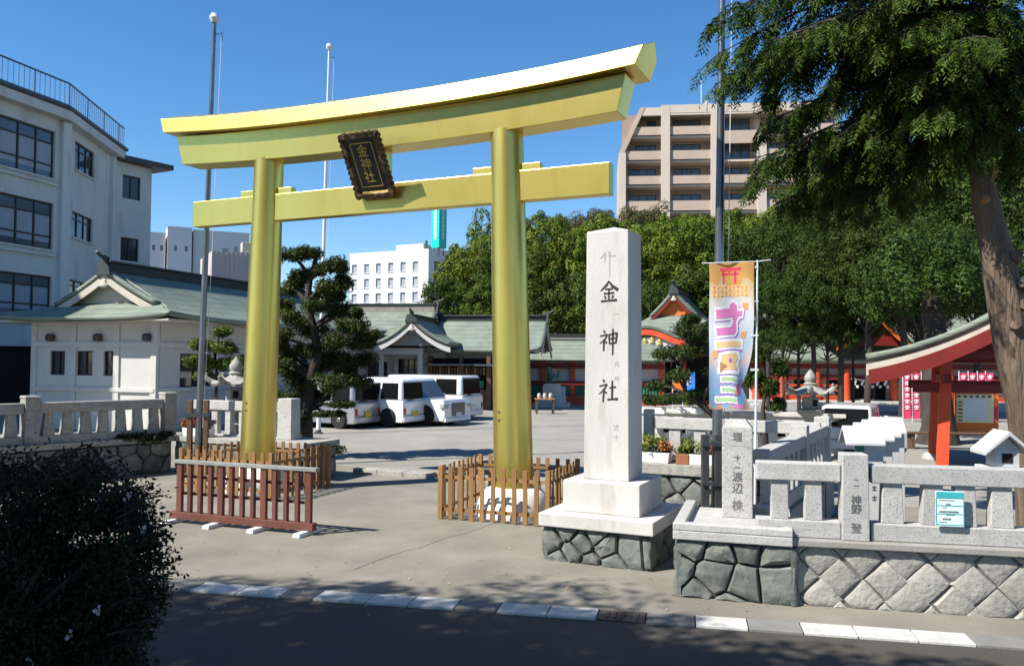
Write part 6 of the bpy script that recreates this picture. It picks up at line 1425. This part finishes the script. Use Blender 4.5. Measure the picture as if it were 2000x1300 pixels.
for i in range(16):
    px, py = g.uniform(-10,290), g.uniform(960,1290); c = A(px,py,g.uniform(4.15,4.5)) - Vector((-2.75,4.55,0))
    for k in range(5): FC.append((c.x+g.uniform(-.018,.018),c.y+g.uniform(-.01,.01),c.z+g.uniform(-.018,.018))); FN.append((g.gauss(0,.4),-1,g.gauss(0,.4)+.4))
FN = np.array(FN); FN /= np.linalg.norm(FN,axis=1)[:,None]
link(leaf_mesh('blossoms', np.array(FC), FN, .012, .8), 'blossoms', M['petal_white'], ab)

# ---- great cypress at the right edge
TY = 11.3; tb = Vector((A(2045,1040,TY).x, TY, 0))
cy = thing('cypress_tree', 'great conifer with leaning bare trunk and drooping sprays overhanging the fence', 'tree', tb)
tpx = [(2030,950),(2008,800),(1986,690),(1962,570),(1938,460),(1912,340),(1893,250),(1872,150),(1850,40),(1830,-80),(1812,-240),(1800,-420)]
tp = [Vector((0,0,0))] + [A(x,y,TY)-tb for x,y in tpx]; rad = [.34,.285,.262,.245,.22,.188,.145,.115,.095,.08,.065,.05,.02]
m = MB(); rings = []
for i, p_ in enumerate(tp):
    rings.append([(p_.x+rad[i]*(1+.07*math.sin(q*3+i)+.05*math.sin(q*7+i*2))*math.cos(q*math.pi/12), p_.y+rad[i]*(1+.07*math.sin(q*3+i)+.05*math.sin(q*7+i*2))*math.sin(q*math.pi/12), p_.z) for q in range(24)])
m.loft(rings); tk = m.build('trunk', M['barkpale'], cy, smooth=True, ang=60)
for x, y, rr in ((1934,340,.05),(1918,396,.048),(1975,505,.07),(1990,600,.08),(1968,640,.06),(1985,560,.06)):
    c = A(x,y,TY)-tb; near = min(range(len(tp)), key=lambda i: (tp[i]-c).length); dr = Vector((c.x-tp[near].x, -.25, .05)).normalized()
    c0 = c - Vector((0,rad[near]*.8,0)); MB().tube([c0+Vector((0,.1,-.02)), c0+Vector((-.04,-.05,.02)), c0+Vector((-.06,-.08,.03))], [rr*1.5,rr*1.05,rr], 10).build('cut_limb_stub', M['cut'] if y < 400 else M['barkpale'], tk, smooth=True, ang=30)
g = random.Random(9); lb = MB(); SC = []; SN = []; ST_ = []
tips = [(1395,25,10.9),(1402,95,11.2),(1410,150,11.0),(1445,185,10.6),(1490,235,11.2),(1440,120,10.4),(1480,330,11.0),(1500,295,10.5),(1560,372,11.6),(1600,330,10.8),(1640,345,10.4),(1690,370,11.2),(1600,180,10.2),(1700,250,10.2),(1500,90,10.2),(1560,50,10.0),(1790,330,12.2),(1680,80,9.9),(1740,140,9.8),(1960,210,12.4),(2000,330,12.6),(2080,160,11.4),(1830,120,10.2),(1560,-90,10.6),(1450,-80,11.2),(1640,-60,10.2),(1740,-20,10.0),(1900,60,9.9),(1980,80,10.4),(2060,20,10.6),(1950,-60,10.2),(1850,-130,10.0),(1560,220,12.2),(1640,150,12.4),(1720,260,12.6),(1800,200,12.8),(1660,300,12.2),(1520,160,11.8),(1600,60,12.2),(1780,60,12.6),(1880,260,12.9),(1940,140,13.0),(2040,260,12.6),(1760,300,10.6),(1540,300,10.9),(1470,20,11.8),(1820,-60,10.2),(1780,-130,10.4),(1700,-150,10.4),(1900,-40,10.6),(1840,30,10.5),(1600,400,12.3),(1660,395,12.8),(1560,340,12.6),(1730,390,12.9),(1620,270,12.0)] + [(x_, y_, Y_) for x_, y_, Y_ in ((1790,40,10.3),(1840,110,10.4),(1880,60,10.2),(1930,130,10.4),(1820,200,10.5),(1960,60,10.5),(1990,170,10.6),(1780,150,10.4),(1910,10,10.2),(2010,120,10.6),(1760,60,10.3),(1690,190,10.8),(1890,240,10.7),(1930,200,10.7),(1850,290,10.9),(1985,260,10.9))]
def trunk_at(z_):
    for i in range(len(tp)-1):
        if tp[i].z <= z_ <= tp[i+1].z: return tp[i].lerp(tp[i+1], (z_-tp[i].z)/(tp[i+1].z-tp[i].z))
    return tp[-1]
for (x,y,Y) in tips:
    if x < 1800 and y > 60: Y = max(Y, 11.3) + .5
    tip = A(x,y,Y)-tb; hd = math.hypot(tip.x,tip.y); st = trunk_at(min(tp[-1].z-.2, tip.z+.15+hd*g.uniform(.02,.22)))
    L3 = [st]; 
    for k in range(1,9):
        t = k/8; p_ = st.lerp(tip,t); p_.z += .55*math.sin(t*math.pi)*.35*hd/2.5 - .10*t*t; p_ += Vector((g.uniform(-.05,.05),g.uniform(-.05,.05),0)); L3.append(p_)
    lb.tube(L3, [.038*(1-.85*k/8) for k in range(9)], 6, cap=False)
    axis = (tip-st).normalized(); sideV = Vector((-axis.y,axis.x,0)).normalized()
    for k in range(25):                                # secondary branchlets carrying hanging sprays
        t = g.uniform(.18,1.0)**.8; i0 = min(7,int(t*8)); o_ = L3[i0].lerp(L3[i0+1], t*8-i0)
        sgn = g.choice((-1,1)); ln = g.uniform(.35,.85)*(1.1-.5*t); d = (axis*g.uniform(.3,.9)+sideV*sgn*g.uniform(.3,1)+Vector((0,0,g.uniform(-.45,.05)))).normalized()
        e = o_+d*ln; e.z -= .22*ln; lb.tube([o_, o_.lerp(e,.5)+Vector((0,0,.03)), e], [.012,.008,.004], 4, cap=False)
        for q in range(9):
            s_ = o_.lerp(e, g.uniform(.15,1.0)); hang = (d*g.uniform(.1,.7)+sideV*g.uniform(-.4,.4)+Vector((g.uniform(-.2,.2),g.uniform(-.2,.2),-g.uniform(.45,1.0)))).normalized(); hl2 = g.uniform(.16,.36)
            fn = hang.cross(Vector((g.gauss(0,1),g.gauss(0,1),g.gauss(0,.4)))).normalized(); lat = hang.cross(fn)
            for w2_ in range(11):
                f = (w2_+.5)/11; sd = 1 if w2_%2 else -1; c = s_+hang*(hl2*f)+lat*sd*.055*(1-f*.75)
                SC.append(tuple(c)); SN.append(tuple(fn+Vector((g.gauss(0,.25),g.gauss(0,.25),g.gauss(0,.25))))); ST_.append(tuple((hang*.8+lat*sd*.7).normalized()))
SC = np.array(SC); SN = np.array(SN); SN /= np.linalg.norm(SN,axis=1)[:,None]; ST_ = np.array(ST_); ST_ -= (ST_*SN).sum(1)[:,None]*SN; ST_ /= np.linalg.norm(ST_,axis=1)[:,None]
n = len(SC); Bn = np.cross(SN,ST_); V = np.empty((n,4,3)); s_ = rng.uniform(.028,.052,n)[:,None]
V[:,0] = SC-ST_*s_; V[:,1] = SC+Bn*s_*.27; V[:,2] = SC+ST_*s_*1.2; V[:,3] = SC-Bn*s_*.27
me = bpy.data.meshes.new('foliage'); me.vertices.add(n*4); me.vertices.foreach_set('co', V.reshape(-1).astype(np.float32)); me.loops.add(n*4); me.loops.foreach_set('vertex_index', np.arange(n*4,dtype=np.int32)); me.polygons.add(n); me.polygons.foreach_set('loop_start', np.arange(0,n*4,4,dtype=np.int32)); me.polygons.foreach_set('loop_total', np.full(n,4,dtype=np.int32)); me.update(calc_edges=True); me.validate()
link(me, 'foliage', M['leaf_conifer'], cy); lb.build('limb', M['bark'], cy, fix=False)

# ---- roadside trees on the near side of the street, out of the picture: they shade the road
for i, (x,y,zc,rr) in enumerate(((-15.5,3.2,8.6,4.0),(-11.4,2.0,8.8,3.9),(-7.2,.5,8.6,3.7),(-3.4,-.35,8.6,3.4),(.6,-1.1,8.2,3.2),(-16,-2.5,8.5,4.2),(-11.5,-3.0,8.5,4.2),(-7,-3.6,8.5,4.2),(-2.5,-4.0,8.5,4.2))):
    o = thing('roadside_tree', 'leafy street tree on the near pavement shading the road', 'tree', (x,y,0), 0, 'street trees on the near pavement'); k = 4+i%2
    cr_ = bpy.data.objects.new('crown', HV[k][0].copy() if 'leaf_camphor' not in CRM[k] else CRM[k]['leaf_camphor']); 
    COL.objects.link(cr_); cr_.parent = o; cr_.location = (0,0,zc); cr_.scale = (rr,rr,rr*.62); cr_.rotation_euler = (0,0,i*1.3)
    if not cr_.data.materials: cr_.data.materials.append(M['leaf_camphor'])
    tk2 = bpy.data.objects.new('trunk', HV[k][1]); COL.objects.link(tk2); tk2.parent = o; tk2.location = (0,0,zc); tk2.scale = (rr*.8,rr*.8,zc/2.2)

# ---- fallen leaves and grit scattered on the forecourt
g = random.Random(4); FC = []; FN = []
for i in range(260):
    p_ = G(g.uniform(330,1900), 1040+g.random()**.7*160, .018)
    if (p_-mc).length < 1.2 or p_.y < 6.9: continue
    FC.append((p_.x,p_.y,.020+g.uniform(0,.006))); FN.append((g.gauss(0,.25),g.gauss(0,.25),1))
FN = np.array(FN); FN /= np.linalg.norm(FN,axis=1)[:,None]
stuff(link(leaf_mesh('fallen_leaves', np.array(FC), FN, .018, .6), 'fallen_leaves', mat('dry_leaf', (.42,.33,.2), (.22,.15,.08), scale=3, rough=.9)))
tag(bpy.data.objects['fallen_leaves'], 'small dry leaves scattered over the concrete forecourt', 'leaves')
